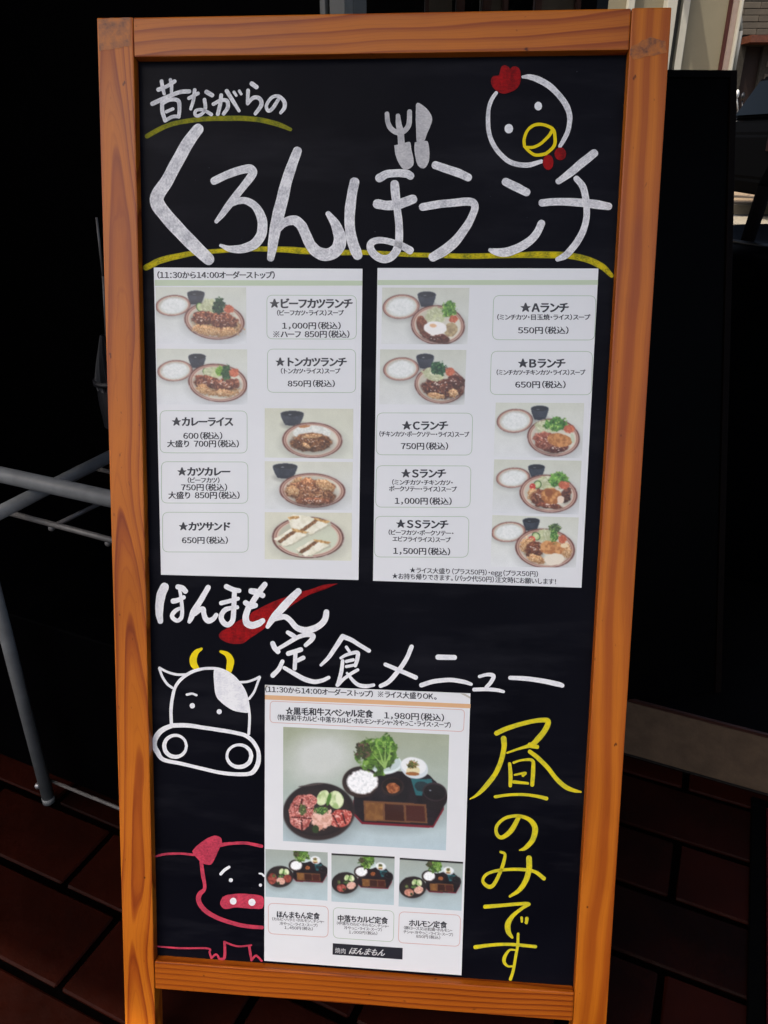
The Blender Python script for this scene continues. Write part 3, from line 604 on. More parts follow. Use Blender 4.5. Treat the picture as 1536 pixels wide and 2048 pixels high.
# ------------------------------------------------------------------ printed sheets
SH_Z = -0.0104
_tc = bpy.data.curves.new('lettering', 'FONT')
_to = bpy.data.objects.new('lettering_source', _tc); COL.objects.link(_to)
class Sheet:
    def __init__(s, corners, label, group):
        s.c = [P(x, y, SH_Z) for x, y in corners]
        ctr = sum(s.c) / 4; s.org = ctr
        s.e = empty('menu_sheet', mat=M4(ORG + RS @ ctr), label=label, cat='menu sheet', group=group)
        top = s.c; bot = [v - np.array([0, 0, 0.0007]) for v in top]
        mesh_obj('paper', top + bot, [(0, 3, 2, 1), (4, 5, 6, 7), (0, 1, 5, 4), (1, 2, 6, 5), (2, 3, 7, 6), (3, 0, 4, 7)], PAPER, s.e, s.org)
    def quad(s, reg, pts, mat, name, lift=0.00008, parent=None):
        v = [P(reg[0] + x / reg[2], reg[1] + y / reg[2], SH_Z + lift) for x, y in pts]
        return mesh_obj(name, v, [(3, 2, 1, 0)], mat, parent or s.e, s.org)
    def outline(s, reg, pts, mat, r=42, wd=3.2, name='caption_box'):
        """rounded box outline from four corners"""
        q = [np.array(p, float) for p in pts]; path = []
        for i in range(4):
            p0, p1, p2 = q[i - 1], q[i], q[(i + 1) % 4]
            a = p1 + (p0 - p1) / np.linalg.norm(p0 - p1) * r; b_ = p1 + (p2 - p1) / np.linalg.norm(p2 - p1) * r
            for k in range(7):
                t = k / 6; path.append((1 - t) ** 2 * a + 2 * t * (1 - t) * p1 + t * t * b_)
        n = len(path); v = []; f = []
        for i in range(n):
            t = path[(i + 1) % n] - path[i - 1]; t = t / np.linalg.norm(t); nn = np.array([-t[1], t[0]]) * wd / 2
            for sg in (1, -1):
                c = path[i] + nn * sg; v.append(P(reg[0] + c[0] / reg[2], reg[1] + c[1] / reg[2], SH_Z + 0.00012))
        for i in range(n):
            j = (i + 1) % n; f.append((2 * i, 2 * i + 1, 2 * j + 1, 2 * j))
        return mesh_obj(name, v, f, mat, s.e, s.org)
    _cache = {}
    @classmethod
    def glyph(cls, ch):
        if ch not in cls._cache:
            _tc.body = ch; _tc.offset = 0.004; _tc.resolution_u = 2
            bpy.context.view_layer.update()
            me = bpy.data.meshes.new_from_object(_to.evaluated_get(bpy.context.evaluated_depsgraph_get()))
            n = len(me.vertices); co = np.empty(n * 3); me.vertices.foreach_get('co', co); co = co.reshape(-1, 3)[:, :2].copy()
            pl_ = [tuple(p.vertices) for p in me.polygons]
            if ch == '※':
                q = []; pl_ = []
                def quad_(x0, y0, x1, y1, w):
                    d = math.hypot(x1 - x0, y1 - y0); nx, ny = -(y1 - y0) / d * w, (x1 - x0) / d * w; b0 = len(q)
                    q.extend([(x0 - nx, y0 - ny), (x1 - nx, y1 - ny), (x1 + nx, y1 + ny), (x0 + nx, y0 + ny)]); pl_.append((b0, b0 + 1, b0 + 2, b0 + 3))
                quad_(.10, .02, .80, .72, .022); quad_(.10, .72, .80, .02, .022)
                for x_, y_ in ((.45, .68), (.45, .06), (.14, .37), (.76, .37)): quad_(x_ - .05, y_, x_ + .05, y_, .05)
                co = np.array(q)
            cls._cache[ch] = (co, pl_)
            bpy.data.meshes.remove(me)
        return cls._cache[ch]
    @staticmethod
    def cell(ch):
        """(advance, shift) in em for proportional gothic setting of full-width glyphs"""
        if ch == ' ': return 0.42, 0
        if ch in '０１２３４５６７８９': return 0.62, -.19
        if ch in 'ＡＢＣＳＯＫ': return 0.78, -.11
        if ch in 'ｅｇ': return 0.60, -.20
        if ch == '（': return 0.46, -.50
        if ch == '）': return 0.50, 0.02
        if ch == '・': return 0.46, -.27
        if ch == '：': return 0.40, -.30
        if ch in '，。、': return 0.55, 0.04
        if ch == '！': return 0.5, -.2
        if ch in 'ッャっ': return 0.74, -.12
        if 'ァ' <= ch <= 'ヺ': return 0.86, -.07
        if ch == 'ー': return 0.86, -.07
        if 'ぁ' <= ch <= 'ん': return 0.92, -.04
        return 1.0, 0
    def text(s, reg, lines, parent=None, mat=INK, name='lettering', lift=0.00016):
        V = []; Fc = []
        full = str.maketrans('0123456789ABCSOKeg:()', '０１２３４５６７８９ＡＢＣＳＯＫｅｇ：（）')
        for body, x0, x1, y0, y1, h, off, shear in lines:
            pen = 0; items = []
            for ch in body.translate(full):
                adv, sh_ = s.cell(ch)
                if ch != ' ':
                    gl = s.glyph(ch)
                    if ch in '０１２３４５６７８９ＡＢＣＳＯＫｅｇ：・！':
                        c_ = (gl[0][:, 0].min() + gl[0][:, 0].max()) / 2; sh_ = adv / 2 - c_ / EM
                    items.append((gl, pen + sh_ * EM))
                pen += adv * EM
            mn = min((g[0][:, 0] + o_).min() for g, o_ in items); mx = max((g[0][:, 0] + o_).max() for g, o_ in items)
            sh = off * h / 0.86 * (0.6 if h < 30 else 1)
            for (co, polys), o_ in items:
                xx = co[:, 0] + o_ + shear * co[:, 1]
                t = (xx - mn) / (mx - mn); cy = 0.36
                px = x0 + (x1 - x0) * t; py = y0 + (y1 - y0) * t - (co[:, 1] - cy) * h / 0.86
                for ci, (dx, dy) in enumerate(((-sh, -sh * .4), (sh, sh * .4)) if off < .03 else ((-sh, -sh * .5), (sh, -sh * .5), (0, sh * .6))):
                    base = len(V)
                    for a, b_ in zip(px, py): V.append(P(reg[0] + (a + dx) / reg[2], reg[1] + (b_ + dy) / reg[2], SH_Z + lift + ci * 0.00002))
                    for p_ in polys: Fc.append(tuple(base + i for i in p_))
        bm = bmesh.new(); vs = [bm.verts.new(v - s.org) for v in V]
        for f in Fc:
            try: fc = bm.faces.new([vs[i] for i in f])
            except ValueError: continue
            fc.normal_update()
            if fc.normal.z < 0: fc.normal_flip()
        return from_bm(name, bm, mat, parent or s.e)
    def photo(s, reg, quad, paint, nx, ny):
        q = [np.array(p, float) for p in quad]
        u, v = np.meshgrid(np.linspace(0, 1, nx), np.linspace(0, 1, ny))
        U, Vv = u[..., None], v[..., None]
        XY = (q[0] * (1 - U) + q[1] * U) * (1 - Vv) + (q[3] * (1 - U) + q[2] * U) * Vv
        X, Y = XY[..., 0], XY[..., 1]
        img = paint(X, Y)
        img = np.clip(img / 255.0, 0, 1); img = np.where(img <= 0.04045, img / 12.92, ((img + 0.055) / 1.055) ** 2.4) * 1.12
        # corners exact on the plane, bilinear between (the quads are near-affine)
        c = [P(reg[0] + x / reg[2], reg[1] + y / reg[2], SH_Z + 0.0001) - s.org for x, y in q]
        pos = (c[0] * (1 - U) + c[1] * U) * (1 - Vv) + (c[3] * (1 - U) + c[2] * U) * Vv
        me = bpy.data.meshes.new('food_photo')
        nv = nx * ny; nf = (nx - 1) * (ny - 1)
        me.vertices.add(nv); me.vertices.foreach_set('co', pos.reshape(-1))
        i, j = np.meshgrid(np.arange(nx - 1), np.arange(ny - 1)); a = (j * nx + i).reshape(-1)
        fi = np.stack([a, a + nx, a + nx + 1, a + 1], 1).astype(np.int32)
        me.loops.add(nf * 4); me.loops.foreach_set('vertex_index', fi.reshape(-1))
        me.polygons.add(nf); me.polygons.foreach_set('loop_start', np.arange(0, nf * 4, 4, dtype=np.int32))
        me.update(calc_edges=True)
        at = me.attributes.new('ink', 'FLOAT_COLOR', 'POINT')
        rgba = np.ones((nv, 4), np.float32); rgba[:, :3] = img.reshape(-1, 3); at.data.foreach_set('color', rgba.reshape(-1))
        me.materials.append(PHOTO)
        o = bpy.data.objects.new('food_photo', me); COL.objects.link(o); o.parent = s.e
        return o

# --- painting the printed photographs point by point
def vnoise(X, Y, sc, seed=0):
    x = X / sc + seed * 17.3; y = Y / sc + seed * 9.1
    xi = np.floor(x).astype(int); yi = np.floor(y).astype(int); fx = x - xi; fy = y - yi
    fx = fx * fx * (3 - 2 * fx); fy = fy * fy * (3 - 2 * fy)
    def h(a, b_):
        n = (a * 374761393 + b_ * 668265263 + int(seed * 1000) * 1274126177) & 0xffffffff
        n = ((n ^ (n >> 13)) * 1274126177) & 0xffffffff
        return ((n ^ (n >> 16)) & 0xffff) / 65535.0
    return (h(xi, yi) * (1 - fx) + h(xi + 1, yi) * fx) * (1 - fy) + (h(xi, yi + 1) * (1 - fx) + h(xi + 1, yi + 1) * fx) * fy
def fbm(X, Y, sc, seed=0, oc=3):
    t = 0; a = 0.5; s_ = 0
    for i in range(oc): t = t + a * vnoise(X, Y, sc / 2 ** i, seed + i * 3.7); s_ += a; a *= .55
    return t / s_
class Img:
    def __init__(s, X, Y, c, c2=None):
        s.X, s.Y = X, Y
        t = ((Y - Y.min()) / (Y.max() - Y.min()))[..., None]
        s.a = np.array(c, float) * (1 - t) + np.array(c2 or c, float) * t
        s.a = s.a + (fbm(X, Y, 60, 5)[..., None] - .5) * 10
    def rad(s, cx, cy, rx, ry, rot=0, wob=0, wsc=20, seed=1):
        c, n = math.cos(rot), math.sin(rot)
        dx, dy = s.X - cx, s.Y - cy
        r = np.sqrt(((dx * c + dy * n) / rx) ** 2 + ((-dx * n + dy * c) / ry) ** 2)
        if wob: r = r + (fbm(s.X, s.Y, wsc, seed) - .5) * wob * 2
        return r
    def mask(s, r, edge=1.0, soft=0.03): return np.clip((edge - r) / soft + .5, 0, 1)
    def put(s, m, c):
        c = np.asarray(c, float)
        if c.ndim == 1: c = c[None, None, :]
        s.a = s.a * (1 - m[..., None]) + c * m[..., None]
    def tex(s, c1, c2, sc, seed=1, lo=.35, hi=.65, c3=None):
        t = np.clip((fbm(s.X, s.Y, sc, seed, 3) - lo) / (hi - lo), 0, 1)[..., None]
        out = np.array(c1, float) * (1 - t) + np.array(c2, float) * t
        if c3 is not None:
            t2 = np.clip((fbm(s.X, s.Y, sc * .6, seed + 11, 2) - .6) / .08, 0, 1)[..., None]
            out = out * (1 - t2) + np.array(c3, float) * t2
        return out
    def blob(s, cx, cy, rx, ry, c, rot=0, wob=.18, wsc=None, seed=1, soft=.06):
        s.put(s.mask(s.rad(cx, cy, rx, ry, rot, wob, wsc or max(rx, ry) * .5, seed), 1, soft), c)
    def shade(s, cx, cy, rx, ry, k=.8, rot=0):
        m = np.clip((1.25 - s.rad(cx, cy, rx, ry, rot)) / .5, 0, 1) * (1 - k)
        s.a = s.a * (1 - m[..., None])
    def strands(s, c1, c2, w, seed=1, c3=None, dirs=5, k=.5):
        """shreds lying in several directions"""
        best = np.zeros(s.X.shape); 
        for d in range(dirs):
            a = d * math.pi / dirs + seed * .7; c, n = math.cos(a), math.sin(a)
            u = s.X * c + s.Y * n; v = -s.X * n + s.Y * c
            best = np.maximum(best, vnoise(u / 6.0, v, w, seed + d * 1.3) ** 1.5 * (0.6 + .4 * vnoise(s.X, s.Y, w * 5, seed + d)))
        t = np.clip((best - .45) / k, 0, 1)[..., None]
        out = np.array(c1, float) * (1 - t) + np.array(c2, float) * t
        if c3 is not None:
            t2 = np.clip((fbm(s.X, s.Y, w * 7, seed + 4, 2) - .52) / .2, 0, 1)[..., None] * .6
            out = out * (1 - t2) + np.array(c3, float) * t2
        return out
    def gloss(s, cx, cy, rx, ry, n=10, seed=3, c=(238, 226, 212), sz=5):
        r_ = random.Random(seed)
        for _ in range(n):
            a = r_.uniform(0, 6.28); q = math.sqrt(r_.random()) * .8
            s.blob(cx + rx * q * math.cos(a), cy + ry * q * math.sin(a), sz * r_.uniform(.6, 1.6), sz * r_.uniform(.25, .6), c, r_.uniform(-.6, .6), .3, 4, _, .9)
    def blur(s, n=1):
        for _ in range(n):
            a = s.a; b = a.copy(); b[1:-1] = (a[:-2] + 2 * a[1:-1] + a[2:]) / 4; a = b.copy(); a[:, 1:-1] = (b[:, :-2] + 2 * b[:, 1:-1] + b[:, 2:]) / 4; s.a = a
    def plate(s, cx, cy, rx, ry, rot=0, inner=(208, 205, 188), rimc=(96, 52, 44)):
        s.shade(cx + 4, cy + ry * .18, rx * 1.02, ry * 1.02, .82, rot)
        r = s.rad(cx, cy, rx, ry, rot)
        s.put(s.mask(r), rimc)
        s.put(s.mask(r, .945, .02), (186, 150, 134))
        s.put(s.mask(r, .90, .02), (132, 84, 70))
        s.put(s.mask(r, .875, .02), (205, 178, 158))
        s.put(s.mask(r, .83, .03), inner)
        s.put(s.mask(r, .83, .03) * np.clip((s.X * -.4 - s.Y + cx * .4 + cy) / ry * .5 + .1, 0, .35), (150, 140, 122))
        s.put(np.exp(-((r - .93) / .02) ** 2) * np.clip((s.Y - cy) / ry - .35, 0, 1) * .9, (226, 214, 206))
        s.put(np.exp(-((r - .995) / .03) ** 2) * np.clip(fbm(s.X, s.Y, 26, 8) - .45, 0, 1) * 1.6, (210, 196, 190))
    def rice(s, cx, cy, rx, ry, rot=-.08):
        s.plate(cx, cy, rx, ry, rot, inner=(196, 200, 190))
        s.blob(cx, cy, rx * .72, ry * .70, s.tex((206, 212, 208), (224, 227, 224), 9, 4, .25, .75), rot, .10, 16, 3, .22)
    def bowl(s, cx, cy, rx, ry):
        b_ = (38, 44, 56)
        s.shade(cx + 3, cy + ry * .9, rx, ry * .6, .8)
        top = cy - ry * .45
        m = (np.abs(s.X - cx) < rx * (1 - .42 * np.clip((s.Y - top) / (ry * 1.45), 0, 1) ** 1.5)) & (s.Y > top) & (s.Y < cy + ry)
        s.put(m.astype(float), s.tex(b_, (48, 55, 68), 30, 2))
        s.put(s.mask(s.rad(cx, cy + ry * .86, rx * .56, ry * .2)), (34, 39, 50))
        r = s.rad(cx, top, rx, ry * .38)
        s.put(s.mask(r), (58, 66, 80)); s.put(s.mask(r, .93), (28, 33, 42))
        s.blob(cx - rx * .2, top + ry * .1, rx * .16, ry * .05, (120, 126, 132), 0, 0)
    def lettuce(s, cx, cy, rx, ry, dark=(34, 62, 38), lite=(100, 150, 52), seed=3, rot=0, pale=(150, 186, 90)):
        m_ = min(rx, ry)
        t = s.tex(dark, lite, m_ * .42, seed, .25, .75, pale)
        # ruffles: thin dark folds and pale ribs
        f = np.abs(fbm(s.X, s.Y, m_ * .5, seed + 5, 3) - .5)
        t = t * (0.55 + .5 * np.clip(f / .06, 0, 1))[..., None]
        t = t * (.82 + .36 * fbm(s.X, s.Y, m_ * .12, seed + 6, 2))[..., None]
        s.blob(cx, cy, rx, ry, t, rot, .46, m_ * .34, seed, .10)
    def cabbage(s, cx, cy, rx, ry, seed=2, rot=0):
        s.blob(cx, cy, rx, ry, s.strands((168, 174, 132), (232, 234, 212), 5, seed, (196, 204, 150)), rot, .26, 14, seed, .16)
    def tomato(s, cx, cy, rx, ry): s.blob(cx, cy, rx, ry, s.tex((186, 52, 42), (216, 78, 62), 18, 2), 0, .05); s.blob(cx - rx * .3, cy - ry * .4, rx * .2, ry * .15, (240, 180, 170), 0, 0)
    def carrot(s, cx, cy, rx, ry, seed=5): s.blob(cx, cy, rx, ry, s.strands((176, 84, 56), (232, 142, 104), 4.5, seed), 0, .3, 10, seed, .14)
    def cuke(s, cx, cy, rx, ry, rot=0):
        s.blob(cx, cy, rx, ry, (52, 86, 42), rot, .04); s.blob(cx, cy, rx * .78, ry * .80, (176, 196, 132), rot, .04); s.blob(cx, cy, rx * .4, ry * .55, (196, 206, 158), rot, .08)
    def meat(s, cx, cy, rx, ry, rot=0, c1=(74, 34, 24), c2=(124, 66, 44), c3=(176, 112, 78), seed=4, wob=.25, sc=14):
        s.shade(cx + 2, cy + ry * .25, rx, ry, .72, rot)
        t = s.tex(c1, c2, sc, seed, .3, .7, c3)
        t = t * (1 + .28 * np.clip((cy - s.Y) / ry, -1, 1))[..., None] * (.85 + .3 * fbm(s.X, s.Y, 4, seed + 2, 2))[..., None]
        s.blob(cx, cy, rx, ry, t, rot, wob * 1.2, max(rx, ry) * .28, seed, .12)
        if rx > 40: s.gloss(cx, cy - ry * .1, rx * .8, ry * .7, int(rx / 7), seed)
    def fried(s, cx, cy, rx, ry, rot=0, seed=6):
        s.shade(cx + 1, cy + ry * .2, rx, ry, .85, rot)
        t = s.tex((150, 98, 56), (206, 162, 108), 7, seed, .3, .68, (226, 200, 160)) * (1 + .14 * np.clip((cy - s.Y) / ry, -1, 1))[..., None]
        s.blob(cx, cy, rx, ry, t, rot, .34, 13, seed, .14)
    def done(s):
        s.blur(1)
        a = s.a * .93 + s.a.mean(axis=2, keepdims=True) * .07 + 4
        return np.clip(a + (vnoise(s.X, s.Y, 2.2, 9)[..., None] - .5) * 9, 0, 255)
WALL1, WALL2 = (196, 200, 186), (208, 212, 214)
def ph1(X, Y):
    g = Img(X, Y, WALL1, WALL2); g.bowl(349, 250, 60, 50); g.rice(193, 310, 121, 71)
    g.plate(474, 415, 207, 127, .12); g.cuke(378, 322, 26, 36, -.5); g.cabbage(440, 318, 62, 52)
    g.fried(500, 455, 160, 62, .1); g.meat(400, 395, 84, 50, .1, seed=4); g.meat(540, 412, 96, 62, .25, seed=8)
    g.fried(430, 478, 110, 34, .12, 9); g.fried(560, 488, 70, 30, -.2, 12)
    g.lettuce(505, 312, 42, 54, (24, 46, 36), (50, 82, 50), 5, pale=(66, 100, 60)); g.carrot(572, 335, 34, 28); return g.done()
def ph2(X, Y):
    g = Img(X, Y, WALL1, WALL2); g.bowl(357, 682, 60, 52); g.rice(205, 755, 121, 72)
    g.plate(497, 838, 203, 130, .12); g.cuke(415, 760, 20, 24, -.5); g.cabbage(458, 772, 60, 44)
    g.fried(500, 880, 150, 50, .1, 7); g.meat(420, 830, 92, 44, .15, seed=14); g.meat(560, 850, 95, 44, -.1, seed=18)
    g.fried(400, 880, 46, 36, .6, 9); g.fried(545, 905, 60, 26, .1, 19)
    g.lettuce(510, 756, 28, 34, (84, 132, 40), (128, 176, 60), 6); g.lettuce(556, 772, 34, 52, (30, 60, 38), (52, 92, 52), 9, pale=(70, 110, 60)); g.carrot(606, 768, 34, 30); return g.done()
def ph3(X, Y):
    g = Img(X, Y, (196, 198, 178), (202, 206, 192)); g.bowl(1006, 118, 80, 54); g.plate(1143, 274, 206, 122, .02)
    g.blob(1140, 222, 128, 50, g.tex((200, 204, 196), (226, 228, 220), 8, 3), 0, .1); g.meat(1135, 292, 150, 64, 0, (70, 40, 22), (112, 68, 36), (150, 98, 56), 5, .15)
    g.fried(1140, 246, 70, 14, -.05, 4); g.fried(1105, 312, 34, 14, .5, 8); g.blob(1090, 180, 40, 8, (176, 116, 66), -.1, .2); return g.done()
def ph4(X, Y):
    g = Img(X, Y, (200, 202, 186), (206, 210, 210)); g.bowl(957, 478, 85, 55); g.plate(1143, 617, 226, 118, .03)
    g.meat(1140, 625, 168, 92, .1, (92, 52, 30), (146, 92, 56), (190, 138, 94), 5, .2, 16); g.fried(1230, 580, 60, 34, .5, 7); g.fried(1010, 618, 44, 34, 0, 3); g.fried(1040, 545, 36, 14, -.4, 8)
    g.meat(1150, 690, 120, 26, 0, (84, 42, 26), (128, 74, 44), (170, 110, 76), 9); return g.done()
def ph5(X, Y):
    g = Img(X, Y, (204, 204, 184), (206, 208, 190)); g.plate(1113, 938, 246, 142, .02, inner=(196, 202, 178), rimc=(88, 52, 44))
    g.blob(1100, 812, 50, 20, (58, 30, 36), .1, .15)
    def poly(pts, c, soft=None):
        m = np.zeros(X.shape, bool); jx = (fbm(X, Y, 22, 4) - .5) * 12; jy = (fbm(X, Y, 22, 7) - .5) * 12; XX, YY = X + jx, Y + jy; j = len(pts) - 1
        for i in range(len(pts)):
            (xi, yi), (xj, yj) = pts[i], pts[j]
            if yi != yj: m ^= ((yi > YY) != (yj > YY)) & (XX < (xj - xi) * (YY - yi) / (yj - yi) + xi)
            j = i
        g.put(m.astype(float), c)
    top, lo_, cut = g.tex((214, 210, 184), (232, 229, 210), 30, 3), (176, 174, 150), g.tex((92, 58, 34), (150, 104, 60), 9, 2)
    toast = g.tex((170, 124, 62), (214, 176, 112), 12, 5)
    poly([(972, 800), (1020, 782), (1150, 800), (1145, 850), (1090, 910), (1000, 880)], top); poly([(972, 800), (1050, 790), (1060, 806), (990, 816)], toast)
    for dx, dy in ((150, -75), (0, 0), (150, 70)):
        o = lambda pts: [(x + dx, y + dy) for x, y in pts]
        poly(o([(888, 950), (900, 990), (985, 1000), (1120, 930), (1115, 900)]), lo_)
        poly(o([(880, 948), (1000, 878), (1120, 900), (1020, 930), (900, 966)]), top)
        poly(o([(900, 966), (1010, 890), (1040, 896), (925, 978)]), cut)
        poly(o([(1000, 876), (1120, 902), (1095, 914), (1010, 894)]), toast)
        poly(o([(925, 980), (1035, 905), (1110, 918), (1000, 985), (940, 998)]), top)
    return g.done()
def ph6(X, Y):
    g = Img(X, Y, (190, 194, 180), (206, 210, 208)); g.bowl(372, 250, 60, 54); g.rice(204, 305, 122, 80)
    g.plate(444, 425, 177, 130, .10); g.cabbage(430, 368, 66, 62); g.meat(345, 430, 36, 70, -.35, (88, 42, 26), (110, 58, 36), (130, 78, 50), 5, .1); g.meat(430, 505, 90, 34, .25, (62, 28, 22), (98, 48, 34), (120, 66, 48), 6, .14)
    g.blob(530, 455, 42, 46, g.tex((150, 128, 92), (186, 166, 122), 20, 2), .3, .12); g.blob(428, 445, 76, 44, (232, 230, 226), .05, .1); g.blob(413, 428, 22, 12, (222, 176, 132), .1, .1)
    g.lettuce(518, 322, 48, 56, (50, 96, 36), (104, 156, 54), 6); g.carrot(546, 384, 30, 24); return g.done()
def ph7(X, Y):
    g = Img(X, Y, (190, 194, 180), (206, 210, 208)); g.bowl(362, 655, 58, 52); g.rice(204, 712, 118, 76)
    g.plate(456, 816, 165, 122, .12); g.meat(470, 836, 140, 66, .1, (60, 30, 22), (98, 52, 36), (160, 92, 60), 6, .18); g.meat(560, 790, 56, 40, .2, (62, 28, 22), (92, 46, 34), (120, 66, 48), 8)
    g.fried(430, 886, 60, 20, .1, 7); g.fried(545, 870, 30, 30, .3, 5); g.cabbage(412, 746, 72, 40, rot=.3); g.lettuce(450, 706, 50, 42, (24, 60, 40), (46, 92, 56), 9, .5, (70, 116, 66)); g.carrot(522, 730, 30, 28); return g.done()
def ph8(X, Y):
    g = Img(X, Y, (198, 202, 188), (208, 212, 212)); g.bowl(1111, 78, 58, 50); g.rice(947, 136, 119, 78)
    g.plate(1200, 245, 172, 124, .10); g.cabbage(1150, 172, 72, 44); g.meat(1160, 275, 92, 62, .4, (104, 50, 38), (142, 78, 60), (178, 112, 88), 5, .16); g.meat(1230, 316, 70, 26, -.2, (72, 30, 24), (112, 56, 40), (150, 90, 60), 8)
    g.blob(1240, 262, 80, 44, g.tex((160, 98, 48), (200, 138, 78), 18, 2), .15, .12); g.blob(1325, 248, 12, 34, (188, 196, 168), -.2, .1)
    g.lettuce(1220, 158, 74, 48, (44, 92, 38), (92, 148, 58), 7); g.carrot(1302, 188, 34, 28); return g.done()
def ph9(X, Y):
    g = Img(X, Y, (192, 196, 180), (206, 210, 212)); g.bowl(1089, 458, 55, 46); g.rice(936, 508, 112, 66)
    g.plate(1167, 612, 190, 124, .10); g.cabbage(1150, 545, 60, 50); g.cuke(1096, 552, 26, 28, .6); g.tomato(1064, 568, 20, 24)
    g.fried(1065, 618, 36, 40, 0, 5); g.meat(1115, 640, 60, 60, .2, (82, 40, 26), (120, 66, 42), (150, 96, 66), 5); g.meat(1280, 620, 36, 50, .2, (60, 32, 26), (92, 50, 38), (120, 72, 50), 8); g.meat(1180, 690, 80, 20, .1, (84, 38, 26), (120, 60, 40), (150, 90, 60), 6)
    g.blob(1185, 625, 66, 54, g.tex((158, 92, 44), (204, 146, 84), 16, 3), .1, .16); g.blob(1248, 650, 24, 26, (222, 200, 178), 0, .15); g.blob(1170, 606, 26, 26, (140, 78, 40), 0, .1)
    g.lettuce(1232, 520, 62, 50, (52, 102, 40), (104, 160, 62), 7); g.carrot(1268, 556, 36, 26); return g.done()
def ph10(X, Y):
    g = Img(X, Y, (196, 200, 186), (212, 216, 216)); g.bowl(1055, 808, 56, 46); g.rice(906, 862, 114, 66)
    g.plate(1145, 970, 196, 130, .10); g.cabbage(1150, 885, 60, 42); g.cuke(1086, 890, 30, 26, .8); g.tomato(1058, 912, 24, 24)
    g.fried(1030, 950, 50, 54, .5, 5); g.meat(1075, 985, 60, 60, .6, (74, 36, 24), (108, 58, 38), (140, 86, 56), 5); g.fried(1090, 1040, 60, 26, .3, 7); g.fried(1270, 985, 48, 48, -.3, 9)
    g.blob(1190, 965, 80, 46, g.tex((168, 102, 52), (206, 148, 88), 16, 3), .1, .14); g.blob(1205, 1042, 66, 40, (220, 210, 190), -.1, .16); g.blob(1270, 950, 24, 16, (222, 200, 160), 0, .2)
    g.lettuce(1208, 836, 42, 26, (44, 66, 44), (74, 96, 60), 7); g.lettuce(1205, 890, 26, 44, (46, 92, 40), (90, 140, 60), 5); g.carrot(1258, 910, 26, 28); return g.done()
def setmeal(g, k, cx, cy, var=0):
    """barbecue set: k scale, (cx, cy) shift from the big picture's coordinates"""
    T = lambda x, y: (cx + x * k, cy + y * k)
    def bl(x, y, rx, ry, c, rot=0, wob=.1, seed=1, wsc=None, soft=.06): g.blob(*T(x, y), rx * k, ry * k, c, rot, wob, wsc, seed, soft)
    def poly(pts, c):
        q = [T(*p) for p in pts]; m = np.zeros(g.X.shape, bool); j = len(q) - 1
        for i in range(len(q)):
            (xi, yi), (xj, yj) = q[i], q[j]
            if yi != yj: m ^= ((yi > g.Y) != (yj > g.Y)) & (g.X < (xj - xi) * (g.Y - yi) / (yj - yi) + xi)
            j = i
        g.put(m.astype(float), c)
    g.shade(*T(980, 1130), 340 * k, 150 * k, .82); g.shade(*T(470, 1200), 240 * k, 190 * k, .8)
    poly([(700, 1000), (760, 860), (1200, 900), (1300, 1010), (1295, 1130), (1225, 1252), (752, 1228), (690, 1160)], (112, 20, 34))
    poly([(700, 985), (770, 850), (1195, 895), (1300, 1000), (1292, 1112), (1222, 1236), (756, 1212), (694, 1146)], g.tex((16, 12, 18), (28, 20, 26), 60, 3))
    bl(890, 820, 128, 74, (208, 222, 222), .05, 0); bl(890, 812, 118, 62, (180, 198, 196), .05, 0)
    bl(1100, 850, 94, 70, (196, 206, 210), .25, .06); bl(1096, 838, 84, 56, (220, 224, 224), .2, .04)
    poly([(1076, 922), (1215, 925), (1235, 1035), (1110, 1035)], (32, 92, 98)); bl(1150, 975, 48, 34, (26, 46, 52), .2, .1)
    bl(1235, 1045, 84, 88, (24, 16, 20), .2, 0); bl(1235, 1010, 80, 62, (50, 38, 42), .2, 0); bl(1235, 1012, 72, 52, (18, 14, 18), .2, 0); bl(1205, 1000, 8, 5, (120, 130, 140), 0, 0)
    bl(742, 945, 122, 104, (48, 34, 30), 0, 0); bl(748, 930, 114, 86, (28, 20, 20), 0, 0); bl(755, 945, 104, 80, g.tex((204, 209, 210), (240, 242, 242), 10 * k, 3, .15, .6), 0, .09, 2, 16 * k, .14)
    bl(955, 975, 76, 62, (44, 30, 28), 0, 0); bl(955, 970, 66, 50, (20, 14, 14), 0, 0); bl(958, 985, 46, 34, g.tex((120, 60, 30), (176, 104, 60), 16 * k, 5), 0, .2, 4)
    poly([(762, 1068), (1178, 1092), (1188, 1222), (768, 1205)], (104, 66, 40)); poly([(776, 1080), (890, 1088), (892, 1200), (778, 1196)], g.tex((112, 70, 34), (132, 88, 44), 40 * k, 2))
    poly([(904, 1090), (1028, 1098), (1034, 1206), (906, 1200)], (52, 22, 16)); poly([(1044, 1100), (1166, 1106), (1174, 1212), (1048, 1206)], (66, 26, 20))
    g.lettuce(*T(850, 760), 130 * k, 118 * k, (38, 62, 26), (92, 136, 44), 4, 0, (118, 158, 64)); g.lettuce(*T(905, 700), 64 * k, 60 * k, (50, 92, 30), (100, 148, 50), 8, 0, (124, 166, 70)); g.lettuce(*T(760, 740), 54 * k, 52 * k, (46, 44, 32), (70, 92, 40), 9, 0, (96, 70, 60))
    for ang, ln in ((-1.9, 150), (-1.55, 165), (-1.25, 150), (-2.3, 120)):
        for q_ in range(14): bl(905 + math.cos(ang) * ln * q_ / 13, 850 + math.sin(ang) * ln * q_ / 13, 7 - q_ * .35, 9 - q_ * .4, (140, 176, 92), ang + 1.57, .1)
    bl(1092, 870, 44, 34, (214, 204, 160), .05, .08, soft=.1); bl(1092, 890, 44, 12, (150, 92, 44), .05, .2); g.lettuce(*T(1090, 830), 34 * k, 26 * k, (64, 70, 34), (110, 120, 56), 5, 0, (190, 130, 80))
